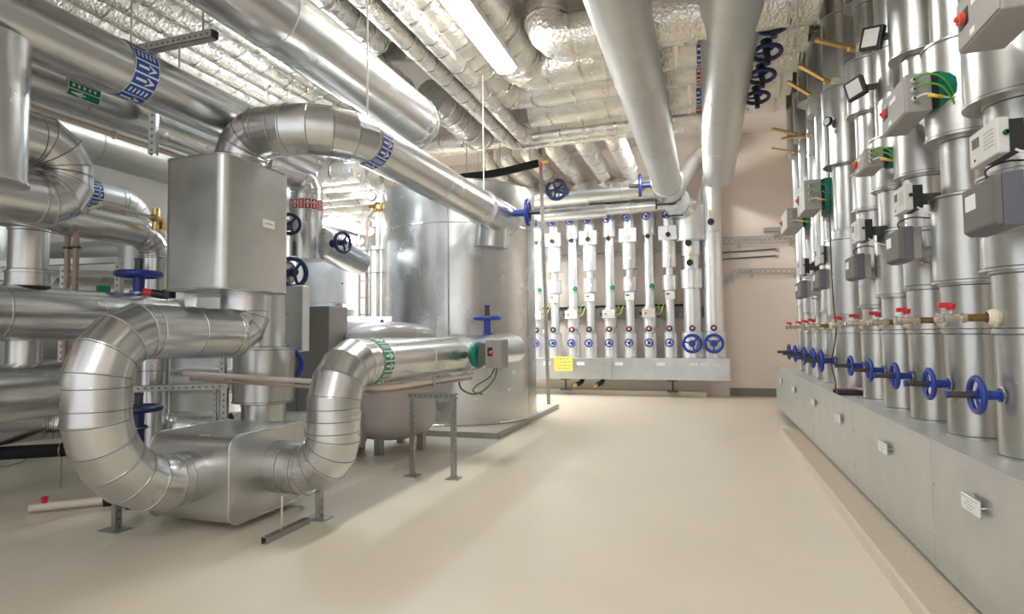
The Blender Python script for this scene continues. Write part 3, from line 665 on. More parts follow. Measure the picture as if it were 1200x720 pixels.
for x, R1, nm in ((-0.267, 0.20, 'left one of the two thick back risers'), (0.196, 0.22, 'right one of the two thick back risers')):
    t = thing('back_riser', 'silver clad vertical pipe, ' + nm, 'pipe', (x, YR, 0.915), 'thick risers on the back manifold')
    if x < 0: segs = [(.915, 1.51, .25), (1.51, 2.52, .20), (2.52, 2.95, .25), (2.95, 3.28, .185), (3.28, 3.62, .22), (3.62, 4.45, .33)]
    else: segs = [(.915, 1.51, .25), (1.51, 3.8, .215), (3.8, 4.85, .215)]
    sleeve_stack(t, x, YR, segs, 'galvanised_bright', 32)
pw2 = make_gate_valve('gate_valve', 'valve', 0.19, 0.03, 0.09, spokes=3); u2 = [False]
place(pw2, u2, (-0.29, YR - 0.25, 1.25), rot_to((0, -1, 0), 0.3), 'large blue handwheel on the left thick back riser', 'large blue handwheels at the back')
place(pw2, u2, (0.175, YR - 0.25, 1.25), rot_to((0, -1, 0), 0.0), 'large blue handwheel on the right thick back riser', 'large blue handwheels at the back')
gauge(-0.28, 1.60, YR - 0.2, 'round dial low on the left thick back riser'); gauge(0.18, 1.60, YR - 0.2, 'round dial low on the right thick back riser')
for x, z, l in ((-0.30, 3.10, 'lower'), (-0.32, 3.55, 'upper')):
    g = thing('dial_thermometer', l + ' black dial with yellow stem on the left thick back riser', 'gauge', (x, 13.98, z))
    MB().lathe([(0, 0), (0, 0.03), (0.05, 0.03), (0.05, 0.075), (0.09, 0.075), (0.09, 0)], (x, YR - (.19 if z < 3.2 else .22), z), (0, -1, 0), 18).build('case', 'black_plastic', g)
    MB().bar((x, YR - 0.26, z + 0.06), (x, YR - 0.26, z + 0.26), 0.035).build('yellow_stem', 'brass', g)
g = thing('dial_thermometer', 'black dial high on the right thick back riser', 'gauge', (0.18, 13.98, 4.0))
MB().lathe([(0, 0), (0, 0.03), (0.05, 0.03), (0.05, 0.075), (0.09, 0.075), (0.09, 0)], (0.18, YR - .215, 4.0), (0, -1, 0), 18).build('case', 'black_plastic', g)
MB().bar((0.16, YR - 0.28, 4.06), (0.16, YR - 0.28, 4.28), 0.035).build('yellow_stem', 'brass', g)

# mounting rails and cable bundle behind the back risers
def tray(p, q, w_, label, name='cable_tray', h=0.06):
    t = thing(name, label, 'cable tray', p)
    p = Vector(p); q = Vector(q); d = (q - p).normalized()
    upv = Vector((0, 1, 0)).cross(d).normalized()
    if upv.z < 0: upv = -upv
    o = Vector((0, -h, 0))
    for s in (-1, 1): MB().bar(p + o + upv * s * w_ / 2, q + o + upv * s * w_ / 2, 0.018, 0.05, up=(0, 1, 0)).build('side_rail', 'strut_steel', t)
    mb = MB(); L = (q - p).length; k = max(2, int(L / 0.11))
    for i in range(k):
        a = p + d * (L * i / k) + o; b = p + d * (L * (i + 1) / k) + o
        mb.bar(a - upv * w_ / 2, b + upv * w_ / 2, 0.012, 0.012); mb.bar(a + upv * w_ / 2, b - upv * w_ / 2, 0.012, 0.012)
    mb.build('lattice', 'strut_steel', t)['kind'] = 'stuff'
    for i in range(2): 
        a = p + d * L * (0.2 + 0.6 * i); MB().bb((a.x - 0.02, YB - 0.12, a.z - 0.16), (a.x + 0.02, YB, a.z + 0.02)).build('bracket', 'strut_steel', t)
    return t
tray((0.42, YB - 0.05, 3.66), (2.30, YB - 0.05, 3.62), 0.16, 'upper steel cable tray on the back wall right of the risers')
tray((0.75, YB - 0.05, 2.93), (2.30, YB - 0.05, 2.87), 0.10, 'lower steel cable tray on the back wall')
tray((0.30, YB - 0.05, 2.50), (0.74, YB - 0.05, 2.92), 0.10, 'short slanting cable tray joining the lower tray on the back wall')
tray((-4.6, YB - 0.05, 3.45), (0.0, YB - 0.05, 3.52), 0.12, 'long cable tray behind the back risers')
for z, l in ((3.40, 'upper'), (3.24, 'lower')):
    t = thing('conduit', l + ' thin dark conduit on the back wall between the cable trays', 'conduit', (1.0, YB - 0.04, z))
    MB().cyl((0.42, YB - 0.04, z - 0.01), (1.65, YB - 0.04, z + 0.02), 0.016, 8).build('tube', 'dark_steel', t)
    for x in (0.6, 1.62): MB().bb((x - 0.03, YB - 0.07, z - 0.03), (x + 0.03, YB, z + 0.03)).build('clip', 'grey_plastic', t)
t = thing('cable_channel', 'grey rail with black cable bundle running behind the back risers', 'cable channel', (-2.4, 14.7, 2.1))
MB().bb((-4.8, 14.62, 1.86), (0.0, 14.8, 2.12)).build('rail', 'cabinet_grey', t)
MB().wire([(-4.8, 14.58, 2.16), (-3.5, 14.57, 2.15), (-2, 14.58, 2.17), (-0.1, 14.57, 2.15)], 0.03, 8).build('cable_bundle', 'black_cable', t)
t = thing('wall_box', 'small grey box on the back wall above the upper cable tray', 'box', (1.25, YB, 3.9))
MB().bb((1.35, YB - 0.1, 3.82), (1.9, YB, 3.92)).build('housing', 'grey_plastic', t, bevel=0.01); MB().bb((1.58, YB - 0.08, 3.70), (1.66, YB, 3.82)).build('stalk', 'grey_plastic', t)

# slotted post beside the big tank
t = thing('slotted_post', 'tall slotted steel post standing between the big tank and the yellow sign', 'post', (-3.175, 12.06, 0))
strut(t, (-3.175, 12.06, 0.01), (-3.30, 12.06, 5.9), 0.075, up=(0.3, -1, 0), name='post')
MB().bb((-3.25, 11.98, 0), (-3.10, 12.14, 0.012)).build('foot_plate', 'strut_steel', t)

# cross pipes before the back wall
t = thing('cross_pipe', 'thick clad pipe running level across the top of the back risers', 'pipe', (-2.4, 13.7, 4.85))
pipe(t, [(-4.4, 13.75, 4.86), (-0.5, 13.75, 4.86)], 0.27, panel=1.2, mat='galvanised')
pipe(t, [(-4.4, 13.75, 4.86), (-2.55, 13.75, 4.86)], 0.30, panel=0, mat='galvanised', caps=(True, True))
t = thing('cross_pipe', 'thinner clad pipe just under the thick level one above the back risers', 'pipe', (-2.4, 13.9, 4.45))
pipe(t, [(-4.4, 13.85, 4.44), (-0.2, 13.85, 4.44)], 0.14, panel=1.5)
pipe(t, [(-3.85, 13.85, 4.42), (-2.15, 13.85, 4.42)], 0.18, panel=0, caps=(True, True))
gw = make_gate_valve('gate_valve', 'valve', 0.225, 0.06, 0.16, 'navy_enamel', 5); gw.location = (-3.27, 13.48, 4.90); gw.rotation_euler = rot_to((0.1, -1, -0.05), 0.2)
gw['label'] = 'large dark blue handwheel facing the room on the level cross pipe'
gw = make_gate_valve('gate_valve', 'valve', 0.22, 0.22, 0.26, 'navy_enamel', 3); gw.location = (-1.05, 13.25, 4.80); gw.rotation_euler = rot_to((-1, -0.1, 0), 0)
gw['label'] = 'dark blue handwheel seen edge on beside the end of the middle overhead pipe'

# overhead pipes over the aisle
t = thing('overhead_pipe', 'big smooth overhead pipe left of the aisle centre, running to the back wall', 'pipe', (-0.75, 6, 4.72))
pipe(t, [(-0.76, -1.0, 4.72), (-0.70, 12.85, 4.72)], 0.30, panel=2.6, mat='galvanised_dull', bead=0.003)
pipe(t, [(-0.70, 12.8, 4.72), (-0.70, 13.35, 4.72), (-0.70, 13.35, 4.55)][:2], 0.34, panel=0, mat='galvanised', caps=(True, True))
pipe(t, [(-0.55, 13.5, 4.45), (-0.55, 13.85, 4.45), (-0.27, 14.2, 4.30), (-0.27, 14.2, 3.9)], 0.30, [0.1, 0.15], 3, mat='galvanised', panel=0, caps=(True, True))
MB().cyl((-0.95, 13.05, 4.42), (-0.95, 13.05, 4.2), 0.02, 8).bar((-0.95, 13.0, 4.28), (-0.55, 13.0, 4.28), 0.03).bar((-0.85, 13.3, 4.08), (-0.4, 13.3, 4.08), 0.03).build('vent_cock', 'black_plastic', t)
t = thing('overhead_pipe', 'big smooth overhead pipe over the aisle, ending at the right thick back riser', 'pipe', (0.33, 6, 5.0))
pipe(t, [(0.34, -1.0, 5.0), (0.36, 13.6, 5.0)], 0.325, panel=2.4, mat='galvanised_dull', bead=0.003, caps=(True, True))
pipe(t, [(0.25, 13.7, 5.0), (0.2, 14.2, 5.0), (0.2, 14.2, 4.6)], 0.2, 0.2, 4, mat='foil', panel=0, partname='foil_bend')
t = thing('foil_branch', 'short slanting branch with foil elbow between the two big overhead pipes', 'pipe', (-0.3, 13.9, 5.2))
pipe(t, [(-0.62, 13.9, 4.75), (-0.15, 14.1, 5.45)], 0.20, panel=0, mat='galvanised_dull', caps=(True, True))
pipe(t, [(-0.15, 14.1, 5.45), (0.15, 14.2, 5.8), (0.7, 14.2, 5.85)], 0.19, 0.2, 4, mat='foil', panel=0, partname='foil_bend')

# ================================================================== left side: big silver pipes
GAL = 'galvanised'
t = thing('expansion_bend_pipe', 'silver clad pipe bend in the left foreground joining tall box and floor box', 'pipe', (-3.85, 2.86, 0.0))
pipe(t, [(-3.85, 3.62, 0.42), (-3.85, 2.86, 0.42), (-3.85, 2.86, 1.55), (-3.85, 4.17, 1.535), (-3.85, 4.17, 1.89)][::-1], 0.200, [0.20, 0.36, 0.62], [3, 4, 6], panel=0.45, rivets=-0.9)
strut(t, (-4.42, 3.46, 0.0), (-4.42, 3.46, 0.35), 0.05, up=(1, 0, 0), name='foot_post'); MB().bb((-4.52, 3.38, 0), (-4.32, 3.52, 0.01)).build('foot_plate', 'strut_steel', t)

def rounded_box(t, lo, hi, axis, rad, mat, name='casing'):
    # prism along axis with rounded profile and rim beads on both end faces
    ax = 'xyz'.index(axis); o1, o2 = [k for k in range(3) if k != ax]; pts = []
    for (sa, sb, a0) in ((1, 1, 0), (-1, 1, 90), (-1, -1, 180), (1, -1, 270)):
        ca = (hi[o1] - rad) if sa > 0 else (lo[o1] + rad); cb = (hi[o2] - rad) if sb > 0 else (lo[o2] + rad)
        for k in range(7):
            a = math.radians(a0 + 90 * k / 6); pts.append((ca + rad * math.cos(a), cb + rad * math.sin(a)))
    def P(x, q): v = [0, 0, 0]; v[ax] = x; v[o1], v[o2] = q; return tuple(v)
    n = len(pts); mb = MB(); vs = [P(lo[ax], q) for q in pts] + [P(hi[ax], q) for q in pts]
    mb.add(vs, [(i, (i + 1) % n, n + (i + 1) % n, n + i) for i in range(n)], True)
    mb.build(name + '_wall', mat, t)
    for x, nm in ((lo[ax], name + '_end'), (hi[ax], name + '_end')):
        e = MB().add([P(x, q) for q in pts], [tuple(range(n))]).build(nm, mat, t)
        mb = MB(); c1 = (lo[o1] + hi[o1]) / 2; c2 = (lo[o2] + hi[o2]) / 2
        mb.wire([P(x, q) for q in pts + pts[:1]], 0.0085, 6, 1); mb.build('rim_bead', 'bead', e)
t = thing('floor_box', 'sheet metal box with rounded corners near the floor, between the two foreground bends', 'casing', (-3.85, 4.0, 0.06))
rounded_box(t, (-4.25, 3.60, 0.06), (-3.46, 4.50, 0.735), 'x', 0.10, 'galvanised_box')
MB().box((-3.7, 3.62, 0.74), (0.12, 0.02, 0.012)).build('latch', 'bead', t)
for x in (-4.1, -3.6): MB().bb((x - 0.03, 4.0, 0), (x + 0.03, 4.06, 0.062)).build('foot', 'strut_steel', t)

t = thing('tall_box', 'tall upright sheet metal box hung between the upper and lower left pipes', 'casing', (-3.85, 3.98, 1.87))
rounded_box(t, (-4.17, 3.60, 1.885), (-3.54, 4.38, 2.95), 'z', 0.09, 'galvanised_box')
MB().bb((-3.538, 4.02, 2.43), (-3.532, 4.16, 2.50)).build('name_plate', 'white_print', t)
MB().bb((-3.5315, 4.04, 2.462), (-3.531, 4.14, 2.469)).build('lettering', 'grey_print', t)

t = thing('arched_pipe', 'silver clad pipe arching out of the tall box and running back with blue arrow band', 'pipe', (-2.9, 5, 3.25))
pipe(t, [(-3.85, 4.1, 2.95), (-3.85, 4.1, 3.27), (-2.9, 4.1, 3.27), (-2.9, 7.55, 3.26)], 0.215, [0.26, 0.52], [4, 5], panel=1.55)
pipe(t, [(-2.9, 7.5, 3.26), (-2.9, 8.55, 3.26)], 0.245, panel=0.85, caps=(True, True))
pipe(t, [(-2.98, 8.2, 3.22), (-3.02, 8.2, 2.80)], 0.26, panel=0, caps=(False, True))
band(t, (-2.9, 4.62, 3.268), (0, 1, 0), 0.217, 0.19, math.radians(-95), math.radians(100), 'blue_print', 8, 1, label='blue and white arrow band', up=(0, 0, 1))
gv = make_gate_valve('gate_valve', 'valve', 0.175, 0.16, 0.24, 'blue_enamel', 3); gv.location = (-2.70, 8.25, 3.30); gv.rotation_euler = rot_to((1, 0.12, 0.02), 0.5)
gv['label'] = 'blue handwheel at the far end of the arched pipe in front of the big tank'
for x, y, z, n_ in ((-2.9, 4.62, 3.48, ''), (-2.9, 7.6, 3.48, '')):
    MB().cyl((x, y, z), (x, y, ZC), 0.008, 8).build('hanger_rod', 'white_print', t)

t = thing('green_band_pipe', 'silver clad pipe rising from the floor box and running back with green arrow band', 'pipe', (-2.9, 5, 0.0))
pipe(t, [(-3.46, 4.13, 0.41), (-2.9, 4.13, 0.41), (-2.9, 4.13, 1.262), (-2.9, 4.62, 1.262)], 0.212, [0.30, 0.36], [5, 4], panel=0.12, rivets=2.2)
pipe(t, [(-2.9, 4.62, 1.262), (-2.9, 6.6, 1.262)], 0.212, panel=1.1)
pipe(t, [(-2.9, 6.6, 1.262), (-2.9, 6.72, 1.262)], 0.25, panel=0, caps=(True, True), partname='flange_cover')
pipe(t, [(-2.9, 6.72, 1.262), (-2.9, 8.75, 1.275)], 0.235, panel=1.0, caps=(True, True))
band(t, (-2.9, 4.66, 1.262), (0, 1, 0), 0.214, 0.16, math.radians(-70), math.radians(100), 'green_print', 7, 1, label='green and white arrow band')
strut(t, (-3.06, 4.16, 0.0), (-3.06, 4.16, 0.24), 0.05, up=(1, 0, 0), name='foot_post'); MB().bb((-3.16, 4.08, 0), (-2.96, 4.22, 0.012)).build('foot_plate', 'strut_steel', t)
MB().cyl((-3.07, 3.72, 0.03), (-3.07, 3.72, 0.30), 0.008, 8).build('threaded_rod', 'bead', t)
t = thing('channel_rail', 'short steel channel lying on the floor below the green-banded pipe bend', 'rail', (-3.07, 3.78, 0))
strut(t, (-3.07, 3.53, 0.024), (-3.07, 4.02, 0.024), 0.048, up=(0, 0, 1), name='channel')
gv = make_gate_valve('gate_valve', 'valve', 0.17, 0.16, 0.24, 'blue_enamel', 3); gv.location = (-2.9, 7.7, 1.49); gv.rotation_euler = rot_to((0, 0, 1), 0.2)
gv['label'] = 'blue handwheel lying level on top of the green-banded pipe'
t = thing('drive_unit', 'green butterfly drive with grey switch box on the side of the green-banded pipe', 'actuator', (-2.6, 6.620, 1.25))
MB().lathe([(0, 0), (0, 0.06), (0.08, 0.06), (0.1, 0.045), (0.12, 0)], (-2.665, 6.470, 1.26), (1, 0, 0), 20).build('neck', 'dark_steel', t)
MB().lathe([(0, 0.02), (0, 0.15), (0.045, 0.16), (0.07, 0.13), (0.07, 0)], (-2.60, 6.520, 1.26), (1, -0.25, 0), 24).build('green_disc', 'green_plastic', t, label='round green gear housing')
MB().bb((-2.54, 6.420, 1.14), (-2.44, 6.640, 1.40)).build('motor_block', 'taupe_plastic', t, bevel=0.006)
MB().bb((-2.44, 6.400, 1.11), (-2.24, 6.650, 1.44)).build('switch_box', 'grey_plastic', t, bevel=0.006)
MB().bb((-2.41, 6.394, 1.25), (-2.35, 6.401, 1.35)).build('switch_plate', 'black_plastic', t)
MB().lathe([(0, 0.024), (0.02, 0.02), (0.03, 0.01), (0.03, 0)], (-2.365, 6.395, 1.29), (0, -1, 0), 12).build('red_switch', 'orange_red', t)
MB().wire([(-2.33, 6.500, 1.11), (-2.36, 6.480, 0.98), (-2.48, 6.460, 0.85), (-2.62, 6.450, 0.80), (-2.8, 6.520, 0.86), (-2.92, 6.720, 1.0)], 0.011, 8).build('green_cable', 'dark_green_cable', t)
MB().wire([(-2.36, 6.500, 1.11), (-2.42, 6.480, 1.0), (-2.58, 6.480, 0.9), (-2.62, 6.470, 0.83), (-2.5, 6.460, 0.80)], 0.009, 8).build('green_cable', 'dark_green_cable', t)
MB().cyl((-2.27, 6.500, 1.11), (-2.27, 6.500, 1.04), 0.008, 6).build('yellow_end', 'yellow_sleeve', t)
# steel frame under it
t = thing('steel_frame', 'slotted steel frame with two legs standing in front of the round vessel', 'frame', (-2.77, 5.69, 0))
for x in (-3.01, -2.53): strut(t, (x, 5.69, 0.0), (x, 5.69, 0.83), 0.05, up=(1, -0.0, 0), name='leg')
strut(t, (-3.05, 5.69, 0.855), (-2.49, 5.69, 0.855), 0.055, up=(0, -1, 0), name='crossbar')
MB().cyl((-2.75, 5.69, 0.88), (-2.75, 5.69, 1.06), 0.012, 8).build('threaded_rod', 'strut_steel', t)
for x in (-3.01, -2.53): MB().bb((x - 0.07, 5.62, 0), (x + 0.07, 5.76, 0.01)).build('foot_plate', 'strut_steel', t)
# thin twin pipes
t = thing('thin_pipe', 'thin cream pipe passing behind the foreground bend and along under the green-banded pipe', 'pipe', (-3.2, 5, 1.0))
MB().wire([(-4.66, 4.28, 1.163), (-3.7, 4.65, 1.085), (-3.05, 4.74, 1.04), (-2.80, 4.95, 1.02), (-2.80, 6.9, 1.00)], 0.024, 10, 5).build('tube', 'cream_conduit', t)
for y in (5.1, 5.9): MB().cyl((-2.8, y, 1.0), (-2.8, y, 1.055), 0.01, 6).build('clip', 'strut_steel', t)
t = thing('thin_pipe', 'thin rosy brown pipe just below the cream one', 'pipe', (-3.2, 5, 0.95))
MB().wire([(-4.6, 4.30, 1.11), (-3.7, 4.66, 1.03), (-3.05, 4.76, 0.985), (-2.82, 4.97, 0.965), (-2.82, 6.9, 0.95)], 0.016, 10, 5).build('tube', 'rosy_conduit', t)

# overhead big pipe with elbow end
t = thing('overhead_pipe', 'largest silver overhead pipe, crossing the top left to the beige wall gap', 'pipe', (-3.3, 4, 4.14))
pipe(t, [(-3.3, -1.0, 4.14), (-3.3, 6.55, 4.13), (-4.6, 6.75, 4.13)], 0.285, [0.38], [4], panel=2.1, mat='galvanised', bead=0.005)
# left arrow-banded pipe
t = thing('arrow_band_pipe', 'silver overhead pipe at top left with blue arrow band and downward tee', 'pipe', (-4.1, 3, 3.5))
pipe(t, [(-4.1, -1.0, 3.52), (-4.1, 5.4, 3.50)], 0.205, [0.01], [1], panel=3.5)
band(t, (-4.1, 3.22, 3.512), (0, 1, 0), 0.207, 0.20, math.radians(-95), math.radians(88), 'blue_print', 7, 1, label='blue and white arrow band')
MB().lathe([(0, 0), (0, 0.252), (0.012, 0.252), (0.014, 0.24), (0.89, 0.24), (0.90, 0.0)], (-4.1, 2.28, 2.44), (0, 0, 1), 40).build('tee_sleeve', GAL, t)
# second one with green band
t = thing('arrow_band_pipe', 'thinner silver pipe behind with a green arrow label, under the blue-banded pipe', 'pipe', (-4.6, 4, 3.47))
pipe(t, [(-4.75, -1, 3.46), (-4.75, 5.0, 3.46), (-4.75, 5.0, 2.3)], 0.165, [0.25], [4], panel=1.3)
band(t, (-4.75, 3.25, 3.46), (0, 1, 0), 0.167, 0.26, math.radians(-30), math.radians(28), 'green_print', 3, -1, label='green and white arrow label')
t = thing('thin_pipe', 'thin cream pipe with rosy twin hung below the green-labelled pipe', 'pipe', (-5, 4, 3.3))
MB().cyl((-4.98, 0, 3.32), (-4.98, 4.95, 3.32), 0.027, 12).build('cream_tube', 'cream_conduit', t)
MB().cyl((-4.90, 0, 3.37), (-4.90, 4.95, 3.37), 0.02, 12).build('rosy_tube', 'rosy_conduit', t)
for y in (3.0, 3.8, 4.6): MB().torus((-4.98, y, 3.32), (0, 1, 0), 0.034, 0.008, 16, 6).cyl((-4.98, y, 3.35), (-4.98, y, 3.46), 0.008, 6).build('clip', 'cream_conduit', t)
# bracket rail carrying the overhead pipes
t = thing('channel_rail', 'steel channel hanging from rods above the blue-banded pipe', 'rail', (-4.3, 3.7, 3.9))
strut(t, (-4.75, 3.72, 3.99), (-3.78, 3.72, 3.99), 0.07, up=(0, -1, 0), name='channel')
MB().bb((-3.78, 3.69, 3.96), (-3.765, 3.75, 4.02)).build('end_cap', 'black_plastic', t)
for x in (-3.9, -4.7): MB().cyl((x, 3.72, 4.0), (x, 3.72, ZC), 0.008, 8).build('hanger_rod', 'strut_steel', t)
MB().cyl((-4.15, 3.72, 3.95), (-4.15, 3.72, 3.70), 0.007, 8).build('threaded_rod', 'strut_steel', t)
t = thing('drop_bracket', 'slotted steel bracket dropping behind the blue arrow band', 'bracket', (-4.45, 3.9, 3.0))
strut(t, (-4.48, 3.77, 3.08), (-4.48, 3.77, 3.97), 0.06, up=(0.5, -1, 0), name='post')

# U bend near left
t = thing('u_bend_pipe', 'bright silver U bend pipe at the left edge above the level pipes', 'pipe', (-4.4, 2.7, 2.7))
pipe(t, [(-4.4, 0.6, 2.465), (-4.4, 2.975, 2.465), (-4.4, 2.975, 2.885), (-4.4, 2.55, 2.885)], 0.185, [0.2095, 0.2095], [3, 3], panel=1.2)
MB().cyl((-4.4, 2.57, 2.885), (-4.4, 2.50, 2.885), 0.22, 30).build('end_collar', GAL, t)

# level pipes left
def P(label, pts, R, bends=0.3, gores=4, panel=1.3, mat=GAL, caps=(False, False), name='level_pipe'):
    t = thing(name, label, 'pipe', tuple(Vector(pts[0]).lerp(Vector(pts[-1]), 0.5)))
    pipe(t, pts, R, bends, gores, mat=mat, panel=panel, caps=caps); return t
t = P('thick level silver pipe at the left edge, upper of two behind the foreground bend', [(-4.8, 0, 1.692), (-4.8, 4.2, 1.692)], 0.205, panel=1.52, caps=(False, True))
t = P('thick level silver pipe at the left edge, lower of two behind the foreground bend', [(-4.8, 0, 1.115), (-4.8, 3.5, 1.115)], 0.205, panel=1.5, caps=(False, True))
t = P('silver level pipe with elbow down behind the U bend', [(-5.5, 0.5, 2.586), (-5.5, 4.68, 2.586), (-5.5, 4.68, 0.0)], 0.150, 0.24, 5, panel=1.1)
t = P('dark silver pipe high behind the U bend running to the tall box', [(-5.9, 1, 3.50), (-5.9, 7.5, 3.50)], 0.21, panel=1.6, mat='galvanised_dull')
t = P('far left pipe with blue band and elbow down', [(-6.6, 1.5, 3.12), (-6.6, 5.35, 3.12), (-6.6, 5.35, 0.0)], 0.19, 0.3, 5, panel=1.4, mat='galvanised_dull')
band(t, (-6.6, 4.72, 3.12), (0, 1, 0), 0.192, 0.14, math.radians(-70), math.radians(90), 'blue_print', 6, 1, label='blue and white arrow band')
for x, y, z0, z1, R, l in ((-4.85, 3.05, 1.9, 2.33, 0.125, 'short upright silver pipe at the left edge above the thick level pipes'), (-4.87, 3.05, 1.31, 1.50, 0.11, 'short upright stub between the two thick level pipes at the left edge')):
    t = thing('upright_pipe', l[:90], 'pipe', (x, y, z0)); sleeve_stack(t, x, y, [(z0, z0 + (z1 - z0) * 0.25, R + 0.012), (z0 + (z1 - z0) * 0.25, z1, R)] if R > .12 else [(z0, z1, R)])
t['label'] = 'short upright stub between the two thick level pipes'
for z, y, l in ((1.90, 3.92, 'blue handwheel lying level on the upper left level pipe'), (0.78, 3.97, 'dark blue handwheel low behind the foreground bend')):
    gv = make_gate_valve('gate_valve', 'valve', 0.165, 0.12, 0.17, 'blue_enamel' if z > 1 else 'navy_enamel', 3)
    gv.location = (-4.8 if z > 1 else -4.83, y, z if z > 1 else 0.70); gv.rotation_euler = rot_to((0, 0, 1), 0.3); gv['label'] = l
t = thing('floor_valve', 'dark blue valve body standing under the low handwheel on the floor', 'valve', (-4.83, 3.97, 0))
MB().lathe([(0, 0), (0, 0.09), (0.02, 0.09), (0.03, 0.05), (0.68, 0.05), (0.70, 0.09), (0.702, 0)], (-4.83, 3.97, 0.0), (0, 0, 1), 18).build('body', 'navy_enamel', t)
MB().bb((-4.86, 3.58, 1.895), (-4.80, 3.66, 1.945)).build('x', 'green_print')['label'] = 'small green tab on the upper left level pipe'
_g = bpy.data.objects['x']; _g.name = 'green_tab'; _g['category'] = 'tab'
# slotted uprights and rails behind
for (x, y, z0, z1, l) in ((-5.40, 4.20, 0, 2.28, 'slotted upright post behind the left blue handwheel'), (-5.85, 4.00, 1.1, 2.20, 'slotted upright post farther left behind the level pipes'), (-4.75, 4.85, 0, 1.6, 'slotted upright post below the level run of the foreground bend')):
    t = thing('slotted_post', l, 'post', (x, y, 0)); strut(t, (x, y, z0), (x, y, z1), 0.055, up=(0.3, -1, 0), name='post', mat='pale_strut')
for x in (-5.53, -5.42):
    t = thing('thin_pipe', ('left' if x < -5.5 else 'right') + ' one of two thin upright pipes behind the left level pipes', 'pipe', (x, 3.8, 1.5)); MB().cyl((x, 3.8, 1.0), (x, 3.8, 2.5), 0.026, 10).build('tube', 'rosy_conduit', t)
    MB().torus((x, 3.8, 2.33), (0, 0, 1), 0.03, 0.01, 14, 6).build('clip', 'dark_steel', t)
t = thing('channel_rail', 'steel channel rail behind the blue handwheel at left', 'rail', (-6, 4, 2.5)); strut(t, (-6.6, 3.6, 2.20), (-5.40, 4.2, 2.26), 0.06, up=(0, 0, -1), name='channel')
t = thing('steel_frame', 'low steel frame behind the foreground bend', 'frame', (-4.6, 4.6, 0))
strut(t, (-5.3, 4.25, 1.01), (-4.55, 4.72, 1.01), 0.06, up=(0.5, -1, 0), name='crossbar'); strut(t, (-4.58, 4.70, 0), (-4.58, 4.70, 0.98), 0.06, up=(0.5, -1, 0), name='leg')
strut(t, (-4.75, 4.75, 0), (-4.75, 4.75, 0.98), 0.03, up=(0.5, -1, 0), name='leg')
# round duct ends in the middle left
t = P('stubby level pipe with collar behind the left handwheel', [(-7.2, 4.9, 2.0), (-6.0, 5.6, 2.0)], 0.24, panel=0.5, caps=(True, True))
t = P('silver pipe high left, crossing from the wall behind the slotted posts', [(-8.4, 5.5, 2.25), (-6.1, 7.0, 2.25)], 0.18, panel=1.0, mat='galvanised_dull')
t = P('low silver pipe near the floor at far left', [(-6.9, 2.6, 0.62), (-6.55, 4.4, 0.62), (-5.0, 5.2, 0.5)], 0.165, 0.3, 3, panel=0.6, mat='galvanised')
t = P('low dull pipe resting behind the floor box', [(-6.2, 5.6, 0.36), (-4.0, 6.3, 0.36)], 0.22, panel=0.8, mat='galvanised_dull', caps=(True, True))
t = P('low pipe stub behind the foreground bend', [(-5.1, 4.9, 0.42), (-4.55, 4.35, 0.42)], 0.19, panel=0.6, mat='galvanised_dull', caps=(True, True))
for (a, b) in (((-6.2, 5.6), (-4.0, 6.3)),):
    pass
t = thing('foam_pipe', 'black foam covered pipe held low in clamps at far left', 'pipe', (-6.6, 3.9, 0.42))
MB().wire([(-8.2, 2.6, 0.40), (-6.9, 3.75, 0.38), (-5.7, 4.6, 0.38)], 0.065, 14, 4).build('foam_sleeve', 'black_foam', t)
for x, y in ((-6.9, 3.75), (-6.2, 4.25)):
    MB().torus((x, y, 0.38), (0.8, 0.6, 0), 0.07, 0.008, 18, 6).cyl((x, y, 0), (x, y, 0.31), 0.009, 6).build('clamp_stand', 'strut_steel', t)
t = thing('drain_cock', 'small drain pipe with red cock lying on the floor left of the foreground bend', 'valve', (-5.3, 3.75, 0))
MB().cyl((-5.55, 3.55, 0.05), (-5.1, 3.95, 0.05), 0.035, 12).build('tube', 'cream_conduit', t)
MB().cyl((-5.15, 3.91, 0.05), (-4.95, 4.08, 0.05), 0.055, 12).build('foam_end', 'black_foam', t)
MB().lathe([(0, 0.02), (0.05, 0.03), (0.06, 0.0)], (-5.47, 3.62, 0.08), (0, 0, 1), 10).build('red_handle', 'red_plastic', t)

t = thing('brass_valve', 'brass valve group on a thin pipe beside the elbow behind the U bend', 'valve', (-5.2, 4.3, 2.65))
MB().cyl((-5.2, 3.85, 2.735), (-5.2, 4.38, 2.70), 0.016, 10).cyl((-5.2, 3.9, 2.733), (-5.42, 3.9, 2.70), 0.016, 10).build('thin_tube', 'cream_conduit', t)
MB().lathe([(0, 0), (0, 0.03), (0.04, 0.045), (0.09, 0.045), (0.13, 0.03), (0.13, 0)], (-5.2, 4.36, 2.70), (0, 1, -0.1), 8).cyl((-5.2, 4.42, 2.58), (-5.2, 4.42, 2.80), 0.032, 8).box((-5.2, 4.5, 2.63), (0.07, 0.07, 0.07)).build('valve_body', 'brass', t)
t = thing('small_valve', 'small black valve with red cap below the left side of the tall box', 'valve', (-4.35, 3.85, 1.88))
MB().cyl((-4.25, 3.75, 1.90), (-4.25, 3.75, 1.83), 0.05, 12).cyl((-4.25, 3.75, 1.85), (-4.34, 3.66, 1.87), 0.035, 10).build('valve_body', 'black_plastic', t)
MB().cyl((-4.34, 3.66, 1.87), (-4.38, 3.62, 1.88), 0.032, 10).build('red_cap', 'red_plastic', t)
